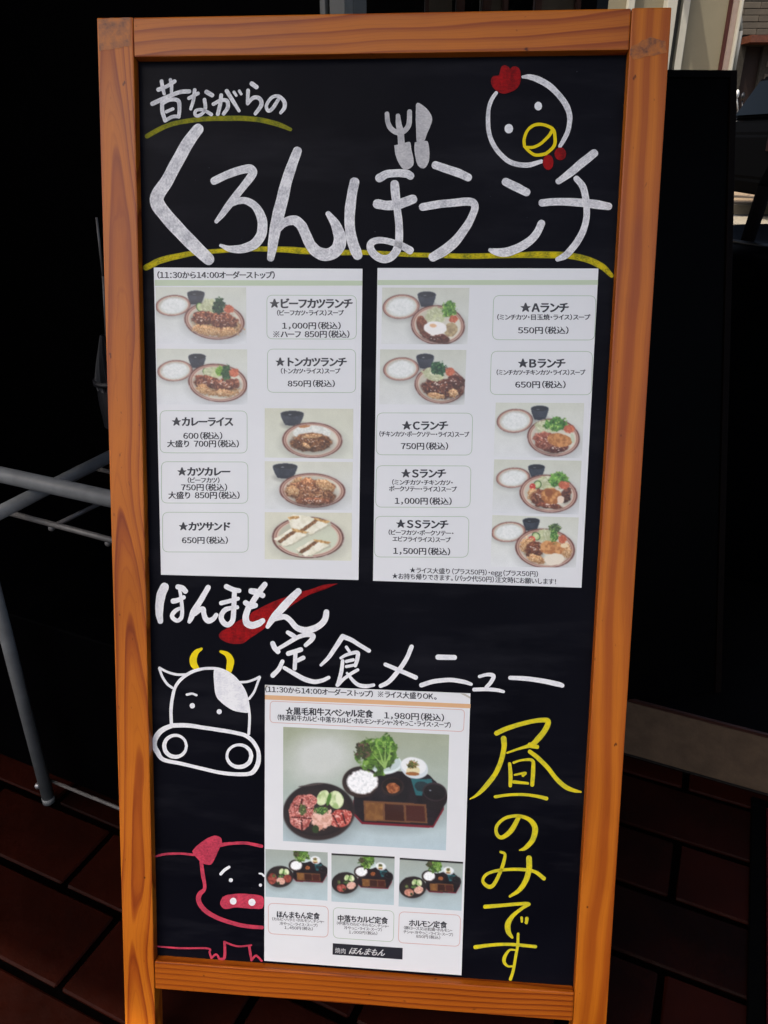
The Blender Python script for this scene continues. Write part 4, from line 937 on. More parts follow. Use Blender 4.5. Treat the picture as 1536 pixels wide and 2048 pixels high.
    bl(462, 1145, 242, 192, (44, 34, 34), -.06, 0); bl(460, 1130, 232, 178, (30, 24, 26), -.06, 0); bl(462, 1145, 205, 150, (38, 30, 30), -.06, 0)
    bl(410, 965, 90, 5, (74, 64, 62), -.12, .1)
    bl(578, 1064, 52, 62, g.tex((150, 178, 112), (204, 216, 168), 30 * k, 3), -.3, .05); bl(490, 1050, 38, 56, g.tex((160, 186, 120), (208, 220, 172), 30 * k, 2), .5, .05); bl(530, 1060, 12, 46, (70, 120, 40), .25, .1); bl(600, 1060, 22, 46, (216, 224, 186), -.2, .05)
    red, pk = g.tex((150, 62, 56), (196, 118, 108), 12 * k, 4, .35, .6, (216, 160, 148)), g.tex((196, 140, 120), (226, 184, 168), 16 * k, 5)
    red = red * (.8 + .35 * fbm(g.X, g.Y, 9 * k, 3, 2))[..., None]
    if var == 0:
        bl(345, 1150, 84, 118, red, .1, .12, 6, 40 * k); bl(400, 1070, 50, 44, red, 0, .1, 3); bl(610, 1190, 78, 60, g.tex((150, 44, 38), (192, 84, 74), 14 * k, 7, .35, .6, (214, 150, 136)), -.35, .18, 5); bl(485, 1190, 70, 74, pk, .2, .26, 7, 16 * k)
        for x0, y0, x1, y1 in ((300, 1100, 430, 1125), (285, 1180, 410, 1190), (350, 1060, 330, 1140), (345, 1200, 350, 1270), (560, 1170, 600, 1250), (620, 1150, 640, 1220)):
            for q_ in range(9): bl(x0 + (x1 - x0) * q_ / 8, y0 + (y1 - y0) * q_ / 8, 7, 6, (74, 24, 24), 0, .3)
        g.gloss(*T(350, 1150), 70 * k, 100 * k, 14, 4, (236, 196, 186), 7 * k); g.gloss(*T(600, 1190), 60 * k, 50 * k, 8, 6, (230, 180, 170), 7 * k)
    elif var == 1:
        bl(330, 1180, 80, 100, g.tex((110, 40, 32), (160, 72, 60), 24 * k, 4), .1, .14, 6); bl(600, 1180, 70, 70, g.tex((120, 44, 36), (160, 76, 60), 24 * k, 5), -.35, .18, 5); bl(480, 1220, 78, 60, pk, .2, .16, 7)
    else:
        bl(400, 1235, 84, 66, g.tex((130, 48, 40), (186, 96, 84), 20 * k, 4) if var == 2 else g.tex((176, 110, 88), (206, 150, 130), 20 * k, 4), .1, .16, 6); bl(570, 1190, 84, 66, pk, -.2, .16, 5)
    g.lettuce(*T(480, 1135), 46 * k, 24 * k, (40, 72, 34), (78, 116, 54), 6); g.lettuce(*T(355, 1130), 26 * k, 34 * k, (60, 72, 40), (92, 100, 60), 4); bl(440, 1262, 24, 26, (44, 62, 34), 0, .2)
def ph_main(X, Y):
    g = Img(X, Y, (150, 158, 132), (172, 192, 200)); g.blob(480, 780, 230, 150, (190, 196, 190), -.2, .2, 120, 3, .9)
    setmeal(g, 1.0, 0, 0); return g.done()
def ph_s(dx, dy, k, var, bar=None):
    def f(X, Y):
        g = Img(X, Y, (150, 160, 150), (170, 190, 196)); setmeal(g, k, dx, dy, var)
        if bar is not None: g.put((Y < bar(X)).astype(float), (22, 20, 22))
        return g.done()
    return f

def _w(t):
    _tc.body = t; bpy.context.view_layer.update(); return _to.dimensions[0]
EM = _w('円円') - _w('円')
print('EM', EM)
O3, O4, O5, O6 = (290, 520, 3.413), (290, 800, 3.413), (740, 520, 3.268), (740, 800, 3.268)
Q2, Q3 = (500, 1280, 3.339), (500, 1660, 3.339)
GRP = 'laminated menu sheets on the chalkboard'
B_, M_ = 0.046, 0.0295
def L(body, x0, x1, y, h, off=M_, y1=None, shear=0.0): return (body, x0, x1, y, y if y1 is None else y1, h, off, shear)
def rect(x0, y0, x1, y1): return [(x0, y0), (x1, y0 + 2), (x1, y1 + 2), (x0, y1)]
s1 = Sheet([(307.5, 535), (725, 537.5), (717, 1160), (322, 1149.5)], 'laminated lunch menu sheet with a sandwich plate at its foot, upper left', GRP)
s1.quad(O3, [(66, 136), (1484, 141), (1484, 174), (67, 176)], GREEN, 'header_stripe')
s1.text(O3, [L('（11:30から14:00オーダーストップ）', 85, 885, 103, 46)])
for reg, bx, lines in (
    (O3, rect(832, 240, 1443, 538), [L('★ビーフカツランチ', 852, 1415, 298, 64, B_), L('（ビーフカツ・ライス）スープ', 902, 1357, 361, 37), L('1，000円（税込）', 937, 1335, 449, 46), L('※ハーフ 850円（税込）', 877, 1395, 507, 46)]),
    (O3, rect(836, 608, 1438, 903), [L('★トンカツランチ', 892, 1375, 697, 60, B_), L('（トンカツ・ライス）スープ', 928, 1333, 758, 36), L('850円（税込）', 975, 1295, 844, 44)]),
    (O4, rect(103, 73, 697, 360), [L('★カレーライス', 185, 600, 149, 60, B_), L('600（税込）', 262, 527, 245, 46), L('大盛り 700円（税込）', 152, 640, 299, 46)]),
    (O4, rect(112, 421, 702, 703), [L('★カツカレー', 222, 580, 490, 58, B_), L('（ビーフカツ）', 292, 508, 548, 36), L('750円（税込）', 247, 560, 597, 45), L('大盛り 850円（税込）', 160, 645, 651, 46)]),
    (O4, rect(120, 766, 704, 1037), [L('★カツサンド', 232, 580, 864, 58, B_), L('650円（税込）', 253, 565, 958, 45)])):
    bo = s1.outline(reg, bx, GREENL); s1.text(reg, lines, bo)
s1.photo(O3, [(72, 185), (690, 187), (693, 575), (78, 570)], ph1, 184, 116)
s1.photo(O3, [(78, 605), (697, 610), (700, 987), (85, 985)], ph2, 184, 112)
s1.photo(O4, [(817, 56), (1422, 60), (1420, 402), (817, 392)], ph3, 178, 100)
s1.photo(O4, [(817, 418), (1418, 424), (1412, 752), (817, 745)], ph4, 178, 98)
s1.photo(O4, [(817, 766), (1412, 770), (1410, 1098), (817, 1086)], ph5, 176, 98)
s2 = Sheet([(755, 536), (1197, 537), (1163, 1175.5), (746, 1161.5)], 'laminated lunch menu sheet of lettered lunches from A to SS, upper right', GRP)
s2.quad(O5, [(50, 131), (1490, 131), (1489, 162), (49, 164)], GREEN, 'header_stripe')
def sk(x0, y0, x1, y1, d): return [(x0 + d, y0), (x1 + d, y0 + 2), (x1, y1 + 2), (x0, y1)]
for reg, bx, lines in (
    (O5, sk(800, 232, 1468, 521, 8), [L('★Aランチ', 985, 1297, 312, 62, B_), L('（ミンチカツ・目玉焼・ライス）スープ', 832, 1440, 374, 35), L('550円（税込）', 968, 1297, 460, 44)]),
    (O5, sk(785, 596, 1447, 879, 8), [L('★Bランチ', 968, 1275, 676, 60, B_), L('（ミンチカツ・チキンカツ・ライス）スープ', 828, 1407, 735, 34), L('650円（税込）', 950, 1278, 815, 44)]),
    (O6, sk(40, 84, 665, 358, 6), [L('★Cランチ', 210, 508, 168, 58, B_), L('（チキンカツ・ポークソテー・ライス）スープ', 62, 648, 222, 34, y1=226), L('750円（税込）', 203, 510, 302, 44)]),
    (O6, sk(36, 429, 654, 700, 6), [L('★Sランチ', 205, 495, 481, 57, B_), L('（ミンチカツ・チキンカツ・', 145, 540, 538, 34, y1=541), L('ポークソテー・ライス）スープ', 125, 567, 580, 34, y1=584), L('1，000円（税込）', 163, 533, 659, 44, y1=663)]),
    (O6, sk(28, 760, 641, 1026, 6), [L('★SSランチ', 172, 510, 810, 56, B_, y1=815), L('（ビーフカツ・ポークソテー・', 122, 545, 865, 33, y1=872), L('エビフライライス）スープ', 148, 527, 908, 33, y1=915), L('1，500円（税込）', 153, 523, 986, 44, y1=992)])):
    bo = s2.outline(reg, bx, GREENL); s2.text(reg, lines, bo)
s2.text(O6, [L('★ライス大盛り（プラス50円）・egg（プラス50円）', 260, 1098, 1112, 35, .018, y1=1138), L('★お持ち帰りできます。（パック代50円）注文時にお願いします！', 145, 1215, 1150, 36, .018, y1=1188)])
s2.photo(O5, [(80, 180), (650, 182), (636, 551), (74, 550)], ph6, 174, 113)
s2.photo(O5, [(66, 584), (630, 588), (617, 946), (60, 943)], ph7, 172, 110)
s2.photo(O6, [(822, 17), (1400, 20), (1385, 381), (808, 372)], ph8, 176, 110)
s2.photo(O6, [(812, 388), (1383, 397), (1364, 748), (798, 738)], ph9, 174, 108)
s2.photo(O6, [(800, 752), (1365, 768), (1345, 1096), (787, 1090)], ph10, 172, 102)
s3 = Sheet([(530, 1370), (941, 1387), (923, 1950.5), (528.5, 1921.5)], 'laminated set meal sheet with orange stripe and large barbecue photo, below', GRP)
s3.quad(Q2, [(100, 367), (1473, 428), (1472, 456), (100, 397)], ORANGE, 'header_stripe')
s3.quad(Q2, [(1400, 356), (1434, 358), (1472, 380), (1471, 392)], BROWNL, 'tape_corner')
s3.quad(Q2, [(101, 303), (130, 304), (112, 314), (101, 330)], BROWNL, 'tape_corner')
s3.text(Q2, [L('（11:30から14:00オーダーストップ）', 102, 820, 328, 40, .026, y1=361), L('※ライス大盛りOK。', 855, 1245, 362, 42, .026, y1=378)])
for reg, bx, mt, lines in (
    (Q2, [(135, 408), (1433, 466), (1426, 612), (133, 550)], REDL, [L('☆黒毛和牛スペシャル定食', 238, 820, 474, 48, .034, y1=495), L('1，980円（税込）', 897, 1295, 503, 46, .026, y1=520), L('（特選和牛カルビ・中落ちカルビ・ホルモン・チシャ・冷やっこ・ライス・スープ）', 185, 1340, 517, 36, .022, y1=569)]),
    (Q3, [(122, 488), (523, 511), (521, 717), (122, 692)], REDL, [L('ほんまもん定食', 180, 465, 563, 42, .034, y1=577), L('（カルビ・ハラミ・ホルモン、チシャ・', 148, 495, 593, 21, .014, y1=613), L('冷やっこ・ライス・スープ）', 198, 450, 624, 21, .014, y1=638), L('1，450円（税込）', 230, 420, 651, 21, .018, y1=661)]),
    (Q3, [(556, 517), (962, 541), (957, 747), (556, 720)], GREENL, [L('中落ちカルビ定食', 587, 920, 590, 42, .034, y1=607), L('（中落ちカルビ・ホルモン、チシャ・', 580, 925, 622, 21, .014, y1=644), L('冷やっこ・ライス・スープ）', 628, 880, 652, 21, .014, y1=667), L('1，000円（税込）', 660, 850, 681, 21, .018, y1=691)]),
    (Q3, [(997, 545), (1406, 569), (1400, 778), (990, 752)], REDL, [L('ホルモン定食', 1062, 1315, 621, 42, .034, y1=636), L('（豚ロース又は若鶏・ホルモン・', 1028, 1350, 652, 21, .014, y1=673), L('チシャ・冷やっこ・ライス・スープ）', 1025, 1355, 679, 21, .014, y1=700), L('850円（税込）', 1110, 1270, 710, 21, .018, y1=719)])):
    bo = s3.outline(reg, bx, mt, r=28 if reg is Q2 else 36, wd=3.0); s3.text(reg, lines, bo)
lg = s3.quad(Q3, [(553, 756), (1020, 788), (1018, 865), (551, 832)], INK, 'shop_logo')
s3.text(Q3, [L('焼肉', 568, 638, 804, 34, .0, y1=810), L('ほんまもん', 660, 895, 806, 44, .022, y1=821, shear=.45)], lg, LOGOW)
s3.photo(Q2, [(222, 580), (1330, 632), (1308, 1405), (220, 1342)], ph_main, 340, 236)
s3.photo(Q3, [(103, 127), (519, 150), (517, 472), (104, 445)], ph_s(26, -118, .375, 1), 130, 100)
s3.photo(Q3, [(544, 155), (966, 178), (960, 502), (544, 477)], ph_s(462, -76, .375, 2, lambda X: 168 + (X - 544) * .053), 132, 100)
s3.photo(Q3, [(1000, 185), (1423, 213), (1412, 540), (992, 510)], ph_s(912, -50, .378, 3, lambda X: 198 + (X - 1000) * .066), 132, 100)
bpy.data.objects.remove(_to)

# ------------------------------------------------------------------ floor of quarry tiles
m, nt, b = new_mat('red brown quarry tile'); TILE = m
v = mapping(nt)
oi = nt.nodes.new('ShaderNodeObjectInfo')
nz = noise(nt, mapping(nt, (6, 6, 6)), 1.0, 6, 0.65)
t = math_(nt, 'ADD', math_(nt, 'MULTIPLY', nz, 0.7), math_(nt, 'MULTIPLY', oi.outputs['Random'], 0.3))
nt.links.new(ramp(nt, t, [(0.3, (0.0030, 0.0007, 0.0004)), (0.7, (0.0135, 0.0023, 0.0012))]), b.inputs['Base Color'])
nt.links.new(ramp(nt, noise(nt, v, 40, 4), [(0.3, (0.35,) * 3), (0.7, (0.6,) * 3)]), b.inputs['Roughness'])
b.inputs['Specular IOR Level'].default_value = 0.03
bump(nt, b, noise(nt, v, 60, 5, 0.6), 0.35, 0.003)
GROUT = simple('dark grout', (0.0006, 0.0004, 0.0004), 0.9, 0.0, 0.3, 80, bmp=0.5)
floor = box('floor', -3.0, 3.0, -0.60, 1.235, -0.06, -0.005, GROUT, matrix=ab_m(0, 0)); tag(floor, kind='structure')
edges = [-0.595, -0.470, -0.345, -0.220, -0.095, 0.030, 0.155, 0.290, 0.430, 0.5615, 0.686, 0.811, 0.935, 1.058, 1.183, 1.236]
meshes = {}
for i in range(len(edges) - 1):
    b0, b1 = edges[i] + .0056, edges[i + 1] - .0056
    bh = round(b1 - b0, 3)
    # one row in two is shifted by half a tile
    off = -0.697 if i % 2 == 0 else -0.817
    k0 = -6 if i > 3 else -4
    for k in range(k0, 9):
        a0 = off + k * 0.2585 + .0045
        if a0 > 1.4: continue
        key = (bh, random.randrange(3))
        if key not in meshes:
            bm = bmesh.new(); bm_box(bm, -0.1235, 0.1235, -bh / 2, bh / 2, -0.012, 0.0, 0.0025, 1)
            for v_ in bm.verts: v_.co.x += random.uniform(-.0012, .0012); v_.co.y += random.uniform(-.0010, .0010)
            meshes[key] = bpy.data.meshes.new('tile'); bm.to_mesh(meshes[key]); bm.free(); meshes[key].materials.append(TILE)
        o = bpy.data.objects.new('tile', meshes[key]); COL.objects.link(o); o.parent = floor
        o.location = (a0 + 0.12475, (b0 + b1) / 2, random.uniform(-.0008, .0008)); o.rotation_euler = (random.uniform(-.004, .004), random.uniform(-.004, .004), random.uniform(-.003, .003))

# step behind
BLACK = simple('black paint', (0.0007, 0.0006, 0.0007), 0.6, 0.02, 0.3, 14, bmp=0.1)
BLACKG = simple('black gloss laminate', (0.0006, 0.0006, 0.0008), 0.3, 0.015, 0.3, 10)
RISER = simple('pale render darkened for shade', (0.066, 0.044, 0.028), 0.8, 0.2, 0.22, 26, bmp=0.4, bscale=90)  # pale render coloured dark, standing in for the shade behind the sign
st = empty('entrance_step', mat=ab_m(-0.3, 1.24), label='low entrance step with dirty pale riser and black top behind the sign', cat='step')
box('riser', -0.45, 2.2, 0.0, 0.03, -0.005, 0.122, RISER, st, 0.002)
box('nosing', -0.45, 2.2, -0.004, 0.002, 0.1222, 0.128, simple('dark red nosing', (0.020, 0.006, 0.004), 0.5, 0.3), st)
box('tread', -0.45, 2.2, 0.0022, 1.3, 0.1225, 0.1275, BLACK, st)
# mat at the right edge
mt_ = empty('door_mat', mat=ab_m(0.190, 0.40, 0.001), label='dark red door mat with black rubber border on the tiles', cat='door mat')
m, nt, b = new_mat('red mat pile'); MATR = m
nt.links.new(ramp(nt, noise(nt, mapping(nt), 260, 3), [(0.3, (0.014, 0.0015, 0.003)), (0.7, (0.045, 0.003, 0.006))]), b.inputs['Base Color']); b.inputs['Roughness'].default_value = .95; b.inputs['Specular IOR Level'].default_value = 0.03
bump(nt, b, noise(nt, mapping(nt), 420, 2), 0.9, 0.004)
RUB = simple('black rubber', (0.0006, 0.0006, 0.0007), 0.8, 0.02, 0.2)
bm = bmesh.new()
bm_box(bm, 0.0, 0.6, -0.9, -0.878, 0, 0.006, .002, 1); bm_box(bm, 0.0, 0.6, 0.788, 0.81, 0, 0.006, .002, 1); bm_box(bm, 0, 0.024, -0.8778, 0.7878, 0, 0.006, .002, 1); bm_box(bm, 0.576, 0.6, -0.8778, 0.7878, 0, 0.006, .002, 1)
from_bm('border', bm, RUB, mt_)
box('pile', 0.0242, 0.5758, -0.8776, 0.7876, 0.0005, 0.0085, MATR, mt_)

# ------------------------------------------------------------------ shop front behind and canopy above
shop = empty('shop_front', mat=ab_m(-1.5, 1.62), label='black shop front wall with dark glass and grey aluminium upright behind the sign', cat='shop front')
def ab_loc(P3): return P3 @ EA, P3 @ EB
pl = ab_loc(at_b(645, 20, 1.62))[0] + 1.5; pr = ab_loc(at_b(691, 20, 1.62))[0] + 1.5
dr = ab_loc(at_b(1195, 20, 1.62))[0] + 1.5
box('wall', -2.5, pl - 0.002, 0.0, 0.12, -0.005, 3.19, BLACK, shop)
ALU = simple('grey anodised aluminium', (0.16, 0.155, 0.14), 0.45, 0.5, 0.12, 20)
wP = pr - pl
box('upright', pl, pl + wP * .24, -0.012, 0.10, 0.128, 3.19, ALU, shop, 0.002)
box('upright', pl + wP * .34, pr, -0.004, 0.10, 0.128, 3.19, ALU, shop, 0.002)
box('rubber_seal', pl + wP * .242, pl + wP * .338, 0.004, 0.09, 0.128, 3.19, RUB, shop)
GL, nt, b = new_mat('dark tinted glass')
gn = noise(nt, mapping(nt), 3, 3)
nt.links.new(ramp(nt, gn, [(0.3, (0.50, 0.49, 0.48)), (0.7, (0.55, 0.54, 0.53))]), b.inputs['Base Color'])
b.inputs['Roughness'].default_value = 0.0; b.inputs['Specular IOR Level'].default_value = 0.1; b.inputs['Transmission Weight'].default_value = 1.0; b.inputs['IOR'].default_value = 1.03
box('window_pane', pr + 0.002, dr - 0.03, 0.03, 0.04, 0.128, 3.19, GL, shop)
box('door_post', dr - 0.028, dr, -0.01, 0.10, 0.128, 3.19, BLACK, shop, 0.002)
il = ab_loc(at_b(560, 20, 3.82))[0] + 1.5; ir = ab_loc(at_b(1196, 20, 3.82))[0] + 1.5
box('interior_wall', il, ir, 2.2, 2.25, 0.0, 3.19, BLACK, shop)
box('interior_ceiling', il, ir, 0.125, 2.199, 3.10, 3.19, BLACK, shop)
# brown slatted screen standing inside the shop opening, seen over the sign's top rail
BRN = simple('dark brown wood', (0.075, 0.024, 0.012), 0.5, 0.3, 0.4, 30)
CRM = simple('dim cream panel', (0.13, 0.10, 0.065), 0.6, 0.3, 0.3, 12)

canopy = tag(box('canopy', -3.0, 3.4, -1.02, 1.80, 3.20, 3.35, simple('dark canopy soffit', (0.012, 0.011, 0.010), 0.8, 0.2), matrix=ab_m(-0.3, 0.0)), 'dark canopy roof over the shop entrance', 'canopy')
sw = tag(box('side_wall', -0.15, 0.0, 0.1, 1.61, -0.005, 3.19, BLACK, matrix=ab_m(-2.2, 0.0)), 'black side wall closing the entrance bay', 'wall')
bx_ = tag(box('storage_box', -0.75, 0.0, 0.0, 0.42, 0.0, 0.36, BLACKG, bev=.004, matrix=ab_m(-0.72, 0.737)), 'low black storage box on the tiles under the metal rack', 'storage box')

# ------------------------------------------------------------------ metal rack at the left
RACK = simple('grey white enamel tube', (0.115, 0.122, 0.125), 0.38, 0.2, 0.2, 35, bmp=0.06)
WIRE = simple('grey wire', (0.075, 0.073, 0.072), 0.4, 0.4, 0.2, 60)
FB = 0.687
fa = float(at_z(98, 1603, 0.0) @ EA)
rk = empty('metal_rack', mat=ab_m(fa, FB), label='pale grey tubular metal rack with wire shelf beside the sign', cat='rack')
DEP, WID = 0.36, 0.40
r_t = 0.0105
RZ = 0.655
def rleg(a, b_): 
    o = tube('leg', (a, b_, 0.012), (a, b_, RZ + .02), r_t, RACK, rk, 18)
    t2 = tube('foot_cap', (a, b_, 0.0), (a, b_, 0.0118), r_t * 1.06, RACK, o, 16)
for a, b_ in ((0, 0), (WID, 0)): rleg(a, b_)
tube('front_tube', (-0.30, 0, RZ), (WID + .02, 0, RZ), 0.0115, RACK, rk, 18)
tube('foot_bar', (0.0, 0.012, 0.040), (WID, 0.012, 0.040), 0.0032, WIRE, rk, 8)
bm = bmesh.new(); bmesh.ops.create_uvsphere(bm, u_segments=12, v_segments=8, radius=0.006, matrix=Matrix.Translation((-0.0135, -0.004, 0.036))); from_bm('bolt', bm, STEEL, rk, True)
# a brace crossing under the front tube, and the wire shelf below
def loc3(P3): return (float(P3 @ EA) - fa, float(P3 @ EB) - FB, float(P3[2]))
q0, q1 = loc3(at_z(-30, 1040, RZ - .025)), loc3(at_z(222, 912, RZ - .025))
tube('cross_tube', q0, q1, 0.0095, RACK, rk, 16)
w0, w1 = loc3(at_z(-40, 1010, 0.60)), loc3(at_z(290, 1098, 0.60))
tube('shelf_wire', w0, w1, 0.0042, WIRE, rk, 10)
w0, w1 = loc3(at_z(103, 1054, 0.594)), loc3(at_z(198, 1008, 0.594))
tube('shelf_wire', w0, w1, 0.0034, WIRE, rk, 8)
w0, w1 = loc3(at_z(178, 934, 0.61)), loc3(at_z(290, 960, 0.61))
tube('shelf_wire', w0, w1, 0.0036, WIRE, rk, 8)
for x, y in ((103, 1056), (216, 1086)):
    bm = bmesh.new(); bmesh.ops.create_uvsphere(bm, u_segments=10, v_segments=6, radius=0.0048, matrix=Matrix.Translation(loc3(at_z(x, y, 0.592)))); from_bm('wire_tip', bm, WIRE, rk, True)

# dark ribbed thing and thin rod peeping out behind the left stile
DK = simple('charcoal plastic', (0.0045, 0.0048, 0.0065), 0.5, 0.3, 0.2, 40)
Yu = 1.22
cu = at_y(232, 850, Yu); u0 = at_y(228, 640, Yu); u1 = at_y(236, 850, Yu)
um = empty('folded_umbrella', tuple(at_y(240, 850, Yu)), label='charcoal folded umbrella standing on the black box behind the left stile of the sign', cat='umbrella')
bm = bmesh.new(); ring = []
for k in range(13):
    t = k / 12; z = 0.15 * (1 - t); rr = 0.008 + 0.022 * math.sin(min(1, t * 1.15) * math.pi / 2) - (0.012 * max(0, t - .55))
    row_ = []
    for j in range(32):
        an = j / 32 * math.tau; r2 = rr * (1 + 0.14 * math.cos(j * math.pi)) if t < .55 else rr
        row_.append(bm.verts.new((r2 * math.cos(an + t * .8), r2 * math.sin(an + t * .8), z)))
    ring.append(row_)
for r0, r1 in zip(ring, ring[1:]):
    for j in range(32): bm.faces.new((r0[j], r0[(j + 1) % 32], r1[(j + 1) % 32], r1[j]))
from_bm('cloth', bm, DK, um)
bm = bmesh.new(); bm_tube(bm, (0, 0, 0.072), (0, 0, 0.079), 0.0315, 24); from_bm('strap', bm, DK, um, True)
ta = at_y(193, 435, Yu) - at_y(240, 850, Yu); tb = at_y(206, 552, Yu) - at_y(240, 850, Yu)
bm = bmesh.new(); bm_tube(bm, ta, tb, 0.0018, 8); bm_tube(bm, tb, (0, 0, 0.145), 0.0018, 8); from_bm('shaft', bm, WIRE, um, True)
bm = bmesh.new(); zb_ = 0.3604 - um.location.z; bm_tube(bm, (0, 0, zb_ + .06), (0, 0, 0.002), 0.006, 12, 0.018); from_bm('lower_cloth', bm, DK, um, True)
bm = bmesh.new(); bm_tube(bm, (0, 0, zb_), (0, 0, zb_ + .062), 0.003, 8, .004); from_bm('tip', bm, WIRE, um, True)

# ------------------------------------------------------------------ black leaning board at the right
foot = at_z(1443, 1385, 0.1285)
topc = CAM + ray(1475, 140) * 1.30
wdir = np.cross(np.array(topc - foot), [0, 0, 1.0]); wdir /= np.linalg.norm(wdir)
if wdir[0] > 0: wdir = -wdir
wdir = wdir + np.array([0, 0, -.035])
up = (topc - foot); Lb = np.linalg.norm(up); up /= Lb
wdir = wdir - up * (wdir @ up); wdir /= np.linalg.norm(wdir)
nrm = np.cross(-wdir, up)
Rb = np.stack([-wdir, up, nrm], 1)
lb = empty('black_board', mat=M4(foot, Rb), label='blank black leaning signboard with dark brown edge behind the right stile', cat='sign')
sgn = 1
WB = 0.50
box('panel', -WB + .012, -0.012, 0.0, Lb - 0.012, -0.018, -0.004, BLACKG, lb)
EDGE = simple('dark brown edge wood', (0.0024, 0.0012, 0.0009), 0.5, 0.03, 0.3, 40)
box('side_rail', -0.0118, 0.0, 0.0, Lb, -0.022, 0.0, EDGE, lb, .001)
box('side_rail', -WB, -WB + .0118, 0.0, Lb, -0.022, 0.0, EDGE, lb, .001)
box('head_rail', -WB + .012, -0.012, Lb - 0.0118, Lb, -0.022, 0.0, BLACK, lb, .001)
box('back_leg', -0.03, -0.004, 0, Lb * .98, -0.020, 0.0, EDGE, lb, .001, matrix=Matrix.Translation((0, Lb * .02 - .0, -0.024)) @ Matrix.Translation((0, Lb * .97, 0)) @ Matrix.Rotation(R_(14), 4, 'X') @ Matrix.Translation((0, -Lb * .97, 0)))

# round black planter to the right, with a thick dark stem
pc = at_z(1640, 462, 0.86)
pc = CAM + (pc - CAM) * (2.0 / np.linalg.norm((pc - CAM)[:2])); PR = 0.25
pt = at_z(1463, 440, 0.0) ; zr = float((CAM + ray(1500, 448) * (2.0 / ray(1500, 448)[1]))[2])
plx, ply = float(pc[0]) + 0.02, float(pc[1])
pln = empty('round_planter', (plx, ply, 0.0), label='large round black planter with a thick leaning stem, right of the black board', cat='planter')
bm = bmesh.new(); prof = [(0.16, 0), (0.20, .02), (0.235, .35), (0.25, .66), (0.255, .80), (0.27, .83), (0.27, .86), (0.245, .865), (0.235, .83), (0.0, .82)]
sc = zr / .865; rows = []
for r0, z0 in prof: rows.append([bm.verts.new((r0 * math.cos(j / 40 * math.tau), r0 * math.sin(j / 40 * math.tau), z0 * sc)) for j in range(40)] if r0 > 0 else [bm.verts.new((0, 0, z0 * sc))])
for r0, r1 in zip(rows, rows[1:]):
    for j in range(40):
        if len(r1) == 1: bm.faces.new((r0[j], r0[(j + 1) % 40], r1[0]))
        else: bm.faces.new((r0[j], r0[(j + 1) % 40], r1[(j + 1) % 40], r1[j]))
from_bm('pot', bm, simple('black glazed pot', (0.0006, 0.0008, 0.0012), 0.3, 0.03, 0.2), pln, True)
BARK = simple('dark bark', (0.0015, 0.001, 0.001), 0.9, 0.05, 0.4, 60, bmp=.8)
bm = bmesh.new(); g0 = Vector(tuple(at_y(1495, 455, ply) - np.array([plx, ply, 0]))); g0.z = zr - .05
g1 = Vector(tuple(at_y(1530, 375, ply + .02) - np.array([plx, ply, 0]))); g2 = g1 + Vector((.10, .05, .22))
bm_tube(bm, g0, g1, .014, 10, .016); bm_tube(bm, g1, g2, .016, 10, .011); bm_tube(bm, g2, g2 + Vector((.06, 0, .3)), .011, 10, .006)
from_bm('stem', bm, BARK, pln, True)

# ------------------------------------------------------------------ street beyond
ASPH = simple('asphalt', (0.05, 0.049, 0.047), 0.9, 0.2, 0.25, 8, bmp=.5, bscale=60)
gz = lambda y: 0.0 if y < 3.5 else min(0.26, (y - 3.5) / 5.0 * 0.26)
v_, f_ = [], []
ys = [-60, -8, -1.2, 3.5, 8.5, 80]
for y in ys:
    for x in (-70, 70): v_.append((x, y, gz(y) - 0.02))
for i in range(len(ys) - 1): f_.append((2 * i, 2 * i + 1, 2 * i + 3, 2 * i + 2))
road = mesh_obj('road', v_, f_, ASPH); tag(road, kind='structure')
PAVE = simple('beige paving', (0.21, 0.155, 0.10), 0.85, 0.2, 0.15, 5, bmp=.3)
PAVJ = simple('paving joint', (0.10, 0.07, 0.05), 0.9, 0.1)
pv = tag(box('pavement', 1.0, 30, 10.06, 16.0, 0.20, 0.335, PAVJ), kind='structure')
pmesh = {}
for i in range(12):
    for j in range(8):
        if 'p' not in pmesh:
            bm = bmesh.new(); bm_box(bm, 0, 0.293, 0, 0.293, 0, 0.012, .002, 1); pmesh['p'] = bpy.data.meshes.new('paving_slab'); bm.to_mesh(pmesh['p']); bm.free(); pmesh['p'].materials.append(PAVE)
        o = bpy.data.objects.new('paving_slab', pmesh['p']); COL.objects.link(o); o.parent = pv
        o.location = (4.0 + i * .3, 10.07 + j * .3, 0.3352)
KERB = simple('concrete kerb', (0.20, 0.17, 0.12), 0.85, 0.2, 0.2, 9)
tag(box('kerb', 1.0, 30, 9.9, 10.05, 0.20, 0.345, KERB, bev=.01), kind='structure')
LINE = simple('pale road strip', (0.20, 0.175, 0.13), 0.85, 0.2)
tag(box('road_edge_strip', 1.0, 30, 8.52, 9.35, 0.20, 0.262, LINE), kind='structure')

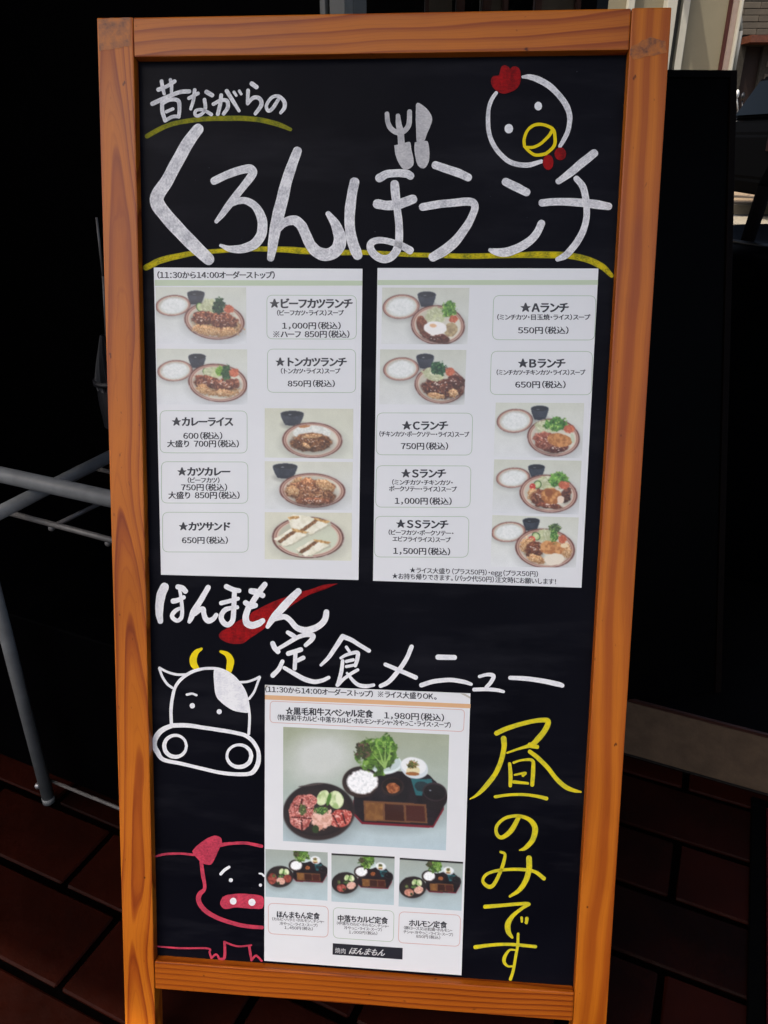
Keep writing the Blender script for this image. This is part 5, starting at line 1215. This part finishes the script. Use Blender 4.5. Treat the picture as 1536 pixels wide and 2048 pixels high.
# pale shop building across the entrance
WHITE = simple('white painted frame', (0.42, 0.40, 0.33), 0.5, 0.4, 0.08, 8)
BEIGE = simple('beige wall paint', (0.20, 0.175, 0.115), 0.7, 0.3, 0.08, 4, bmp=.15)
PINK = simple('pale pink tile strip', (0.26, 0.20, 0.17), 0.6, 0.3, 0.1)
DRED = simple('dark red strip', (0.05, 0.012, 0.010), 0.6, 0.3)
YB = 5.2
bl = empty('beige_building', (float(at_y(1367, 100, YB)[0]), YB, 0.12), label='beige walled building with white uprights, seen over the black board', cat='building')
def yx(x, Y=YB, y=70): return float(at_y(x, y, Y)[0]) - bl.location.x
box('wall', yx(1120), yx(1447), 0.0, 0.3, 0, 4.2, BEIGE, bl)
for x0, x1, zf in ((1352, 1366, -.05), (1318, 1338, -.08), (1245, 1258, -.05)):
    box('upright', yx(x0), yx(x1), zf, -0.001, 0, 4.2, WHITE, bl, .004)
box('dark_gap', yx(1338) + .002, yx(1352) - .002, -.015, -0.001, 0, 4.2, simple('shadow gap grey', (.05, .05, .045), .8, .1), bl)
box('trim_strip', yx(1447) + .001, yx(1451.5), -0.03, 0.2, 0, 4.2, DRED, bl)
box('trim_strip', yx(1451.5) + .001, yx(1461), -0.05, 0.2, 0, 4.2, PINK, bl)
box('upright', yx(1461) + .001, yx(1466), -0.08, 0.2, 0, 2.02, WHITE, bl, .003)
box('dark_gap', yx(1466) + .001, yx(1471), 0.0, 0.2, 0, 2.1, simple('shadow gap', (.03, .028, .025), .8, .1), bl)
bm = bmesh.new(); q = [at_y(1478, 8, YB), at_y(1481.5, 62, YB), at_y(1467, 142, YB), at_y(1455, 250, YB)]
for a_, b2 in zip(q, q[1:]):
    bm_tube(bm, Vector(a_) - bl.location, Vector(b2) - bl.location, .012, 8)
from_bm('awning_arm', bm, WHITE, bl, True)
box('roof', yx(1120), yx(1475), 0.0, 1.2, 4.201, 4.4, KERB, bl)
# projecting awning that throws the slanting shade on the wall
AW = simple('grey awning cloth', (0.12, 0.12, 0.11), .8, .1)
bm = bmesh.new(); A0, A1 = yx(1395), yx(1431)
vs = [bm.verts.new(v) for v in ((A0 - .62, -.50, 2.72), (A1 - .62, -.50, 2.72), (A1 - .62, -.01, 3.05), (A0 - .62, -.01, 3.05))]
bm.faces.new(vs); bmesh.ops.solidify(bm, geom=bm.faces[:], thickness=.02); from_bm('awning', bm, AW, bl)

# grey tiled house far right with dark doorway
YH = 14.5
GT, nt, b = new_mat('grey brown tile cladding')
br = nt.nodes.new('ShaderNodeTexBrick'); nt.links.new(mapping(nt, (1, 1, 1)), br.inputs['Vector'])
GTILE = simple('grey brown wall tile', (0.060, 0.050, 0.036), .7, .3, .3, 3)
GJ = simple('tile joint grey', (0.03, 0.027, 0.022), .9, .1)
hx0 = float(at_y(1476, 100, YH)[0])
hs = empty('tiled_house', (hx0, YH, 0.25), label='grey brown house clad in narrow tiles with a dark doorway, top right', cat='house')
dx0 = float(at_y(1484, 150, YH)[0]) - hx0; dx1 = float(at_y(1519, 150, YH)[0]) - hx0
zt = float(at_y(1500, 92, YH)[2]) - .25; 
box('wall', -1.5, dx0, 0.02, .4, 0, 5, GJ, hs); box('wall', dx1, 6, 0.02, .4, 0, 5, GJ, hs); box('wall', dx0 + .001, dx1 - .001, 0.02, .4, zt, 5, GJ, hs)
DOORM = simple('dark blue grey door', (0.020, 0.026, 0.028), .35, .4, .3, 3)
box('door', dx0 + .001, dx1 - .28, .25, .3, 0, zt - .02, DOORM, hs, .01)
box('door_jamb', dx1 - .279, dx1 - .002, .10, .35, 0, zt - .002, simple('dark brown jamb', (.012, .006, .004), .6, .2), hs)
box('lintel_hood', dx0 - .1, dx1 + .5, -.35, .018, zt + .02, zt + .12, BRN, hs)
tm = None; n_t = 0
bm = bmesh.new(); bm_box(bm, 0, .50, 0, .018, 0, .082, .004, 1); tm = bpy.data.meshes.new('tile'); bm.to_mesh(tm); bm.free(); tm.materials.append(GTILE)
for r0 in range(30):
    for c0 in range(-3, 6):
        x = c0 * .508 + (r0 % 2) * .25; z = .05 + r0 * .09
        if x + .5 > dx0 and x < dx1 and z < zt + .13: continue
        if x < -1.5: continue
        o = bpy.data.objects.new('tile', tm); COL.objects.link(o); o.parent = hs; o.location = (x, random.uniform(-.004, .001), z); n_t += 1
box('roof', -1.7, 6.2, -.5, 3, 5.001, 5.2, GJ, hs)

# motor scooter parked on the pavement (seen front-quarter), partly behind the black board
YS = 10.9
sp = at_y(1527, 372, YS); 
sc_ = empty('scooter', (float(sp[0]), YS, 0.348), label='white and chrome motor scooter parked on the pavement across the street', cat='scooter')
sc_.rotation_euler = (0, 0, R_(-28))
SWH = simple('scooter white', (0.62, 0.62, 0.58), .3, .5, .05); SBK = simple('scooter black', (0.006, 0.006, 0.006), .4, .4); CHR = simple('scooter chrome', (0.5, 0.5, 0.48), .25, .5, .1, metal=.9); SGY = simple('scooter grey', (0.16, 0.15, 0.13), .5, .4)
def wheel(x, parent):
    bm = bmesh.new()
    vs = []
    for i in range(28):
        a = i / 28 * math.tau; vs.append([bm.verts.new((x + (0.235 + .055 * math.cos(t)) * math.cos(a), .055 * math.sin(t), .29 + (0.235 + .055 * math.cos(t)) * math.sin(a))) for t in [k / 8 * math.tau for k in range(8)]])
    for i in range(28):
        for k in range(8): bm.faces.new((vs[i][k], vs[(i + 1) % 28][k], vs[(i + 1) % 28][(k + 1) % 8], vs[i][(k + 1) % 8]))
    wo = from_bm('wheel', bm, SBK, parent, True)
    bm = bmesh.new(); bm_tube(bm, (x, -.03, .29), (x, .03, .29), .17, 20, .15); from_bm('rim', bm, CHR, wo, False)
wheel(-.62, sc_); wheel(.62, sc_)
def loft(name, secs, mat, parent, n=14):
    bm = bmesh.new(); rows = []
    for (x, z, hy, hz) in secs: rows.append([bm.verts.new((x, hy * math.cos(k / n * math.tau), z + hz * math.sin(k / n * math.tau))) for k in range(n)])
    for r0, r1 in zip(rows, rows[1:]):
        for k in range(n): bm.faces.new((r0[k], r0[(k + 1) % n], r1[(k + 1) % n], r1[k]))
    bm.faces.new(rows[0]); bm.faces.new(rows[-1][::-1])
    return from_bm(name, bm, mat, parent, True)
loft('front_fairing', [(-.66, .72, .05, .05), (-.60, .74, .17, .14), (-.50, .70, .21, .24), (-.42, .55, .20, .30), (-.36, .40, .16, .16)], SWH, sc_)
loft('front_mudguard', [(-.92, .42, .03, .03), (-.80, .58, .08, .05), (-.62, .63, .09, .05), (-.46, .55, .07, .05)], SWH, sc_)
loft('seat', [(-.12, .76, .08, .05), (.0, .80, .14, .07), (.3, .82, .16, .07), (.62, .84, .13, .06), (.80, .83, .05, .04)], SBK, sc_)
loft('body', [(-.36, .34, .14, .08), (-.05, .36, .17, .10), (.12, .52, .17, .20), (.5, .62, .18, .14), (.86, .68, .10, .08)], SGY, sc_)
loft('engine', [(.05, .30, .10, .10), (.35, .30, .15, .13), (.66, .30, .10, .09)], CHR, sc_)
bm = bmesh.new(); bm_tube(bm, (.1, -.17, .2), (.85, -.2, .3), .045, 12, .055); from_bm('exhaust', bm, CHR, sc_, True)
bm = bmesh.new(); bm_tube(bm, (-.62, 0, .32), (-.44, 0, .98), .025, 10); bm_tube(bm, (-.44, -.32, 1.0), (-.44, .32, 1.0), .017, 10); from_bm('handlebar', bm, SBK, sc_, True)
for sy in (-1, 1):
    bm = bmesh.new(); bm_tube(bm, (-.44, sy * .26, 1.0), (-.48, sy * .34, 1.17), .008, 8)
    bmesh.ops.create_uvsphere(bm, u_segments=12, v_segments=8, radius=.07, matrix=Matrix.Translation((-.48, sy * .35, 1.2)) @ Matrix.Diagonal((.35, 1, .75, 1))); from_bm('mirror', bm, SWH if sy < 0 else SBK, sc_, True)
bm = bmesh.new(); bmesh.ops.create_uvsphere(bm, u_segments=12, v_segments=8, radius=.09, matrix=Matrix.Translation((-.62, 0, .82)) @ Matrix.Diagonal((.6, 1, 1, 1))); from_bm('headlight', bm, CHR, sc_, True)

# dark car behind it, mostly out of frame
YC = 8.7
cp = at_y(1509, 300, YC)
cr = empty('parked_car', (float(cp[0]) + 1.40, YC, gz(YC) - .02), label='black hatchback car parked in the street, its rear corner cut by the right edge', cat='car')
CARP = simple('black car paint', (0.0008, 0.0008, 0.0009), .75, .015, .1); CGL = simple('dark car glass', (0.0008, 0.0012, 0.0012), .3, .02); CGE = simple('green glass edge trim', (0.10, 0.16, 0.11), .3, .4)
def prism(name, pts, y0, y1, mat, parent, bev=.03):
    bm = bmesh.new(); a = [bm.verts.new((x, y0, z)) for x, z in pts]; c = [bm.verts.new((x, y1, z)) for x, z in pts]; n = len(pts)
    bm.faces.new(a); bm.faces.new(c[::-1])
    for i in range(n): bm.faces.new((a[i], c[i], c[(i + 1) % n], a[(i + 1) % n]))
    bmesh.ops.recalc_face_normals(bm, faces=bm.faces[:])
    if bev: bmesh.ops.bevel(bm, geom=bm.edges[:], offset=bev, segments=2, affect='EDGES')
    return from_bm(name, bm, mat, parent)
prism('body', [(-1.12, .26), (-1.18, .42), (-1.16, .86), (-1.08, 1.0), (1.3, 1.0), (2.35, .86), (2.45, .6), (2.42, .28)], 0, 1.62, CARP, cr)
prism('cabin', [(-1.07, 1.005), (-.80, 1.46), (.55, 1.50), (1.25, 1.005)], .08, 1.54, CARP, cr)
prism('rear_window', [(-1.075, 1.06), (-.86, 1.41), (-.83, 1.41), (-1.04, 1.06)], .18, 1.44, CGL, cr, 0)
prism('window_trim', [(-1.10, 1.03), (-.86, 1.43), (-.84, 1.43), (-1.07, 1.03)], .10, .165, CGE, cr, 0)
prism('side_window', [(-.85, 1.04), (-.66, 1.38), (.48, 1.42), (.98, 1.04)], .066, .079, CGL, cr, 0)
for x in (-.62, 1.72):
    bm = bmesh.new(); bm_tube(bm, (x, -.02, .30), (x, .18, .30), .30, 28); wo = from_bm('wheel', bm, SBK, cr, True)
    bm = bmesh.new(); bm_tube(bm, (x, -.03, .30), (x, -.018, .30), .19, 20); from_bm('rim', bm, SGY, wo)
bm = bmesh.new(); bm_box(bm, -1.185, -1.12, .06, .24, .70, .90, .015); from_bm('tail_light', bm, simple('dark red lamp lens', (.008, .0006, .0006), .3, .1), cr)

# things glimpsed over the top rail, right of the aluminium upright: a screen of brown timber pieces with cream panels
YG = 2.5
scr = empty('timber_screen', (float(at_y(860, 20, YG)[0]), YG, 0.12), label='dim brown timber screen with cream panels seen over the top rail', cat='screen')
def gx(x): return float(at_y(x, 20, YG)[0]) - scr.location.x
ztop = float(at_y(1000, -60, YG)[2]) - .12
for x0, x1 in ((858, 905), (962, 1012), (1085, 1150)):
    box('cream_panel', gx(x0), gx(x1), .02, .04, 0, ztop, CRM, scr)
for x0, x1, dx in ((905, 922, 8), (940, 958, 26), (1018, 1030, -14), (1060, 1074, 10), (1150, 1162, 0), (850, 858, 0)):
    prism('post', [(gx(x0), 0), (gx(x1), 0), (gx(x1 + dx), ztop), (gx(x0 + dx), ztop)], 0, .035, BRN, scr, .003)
box('bottom_rail', gx(840), gx(1180), .041, .07, 0, .12, BRN, scr)
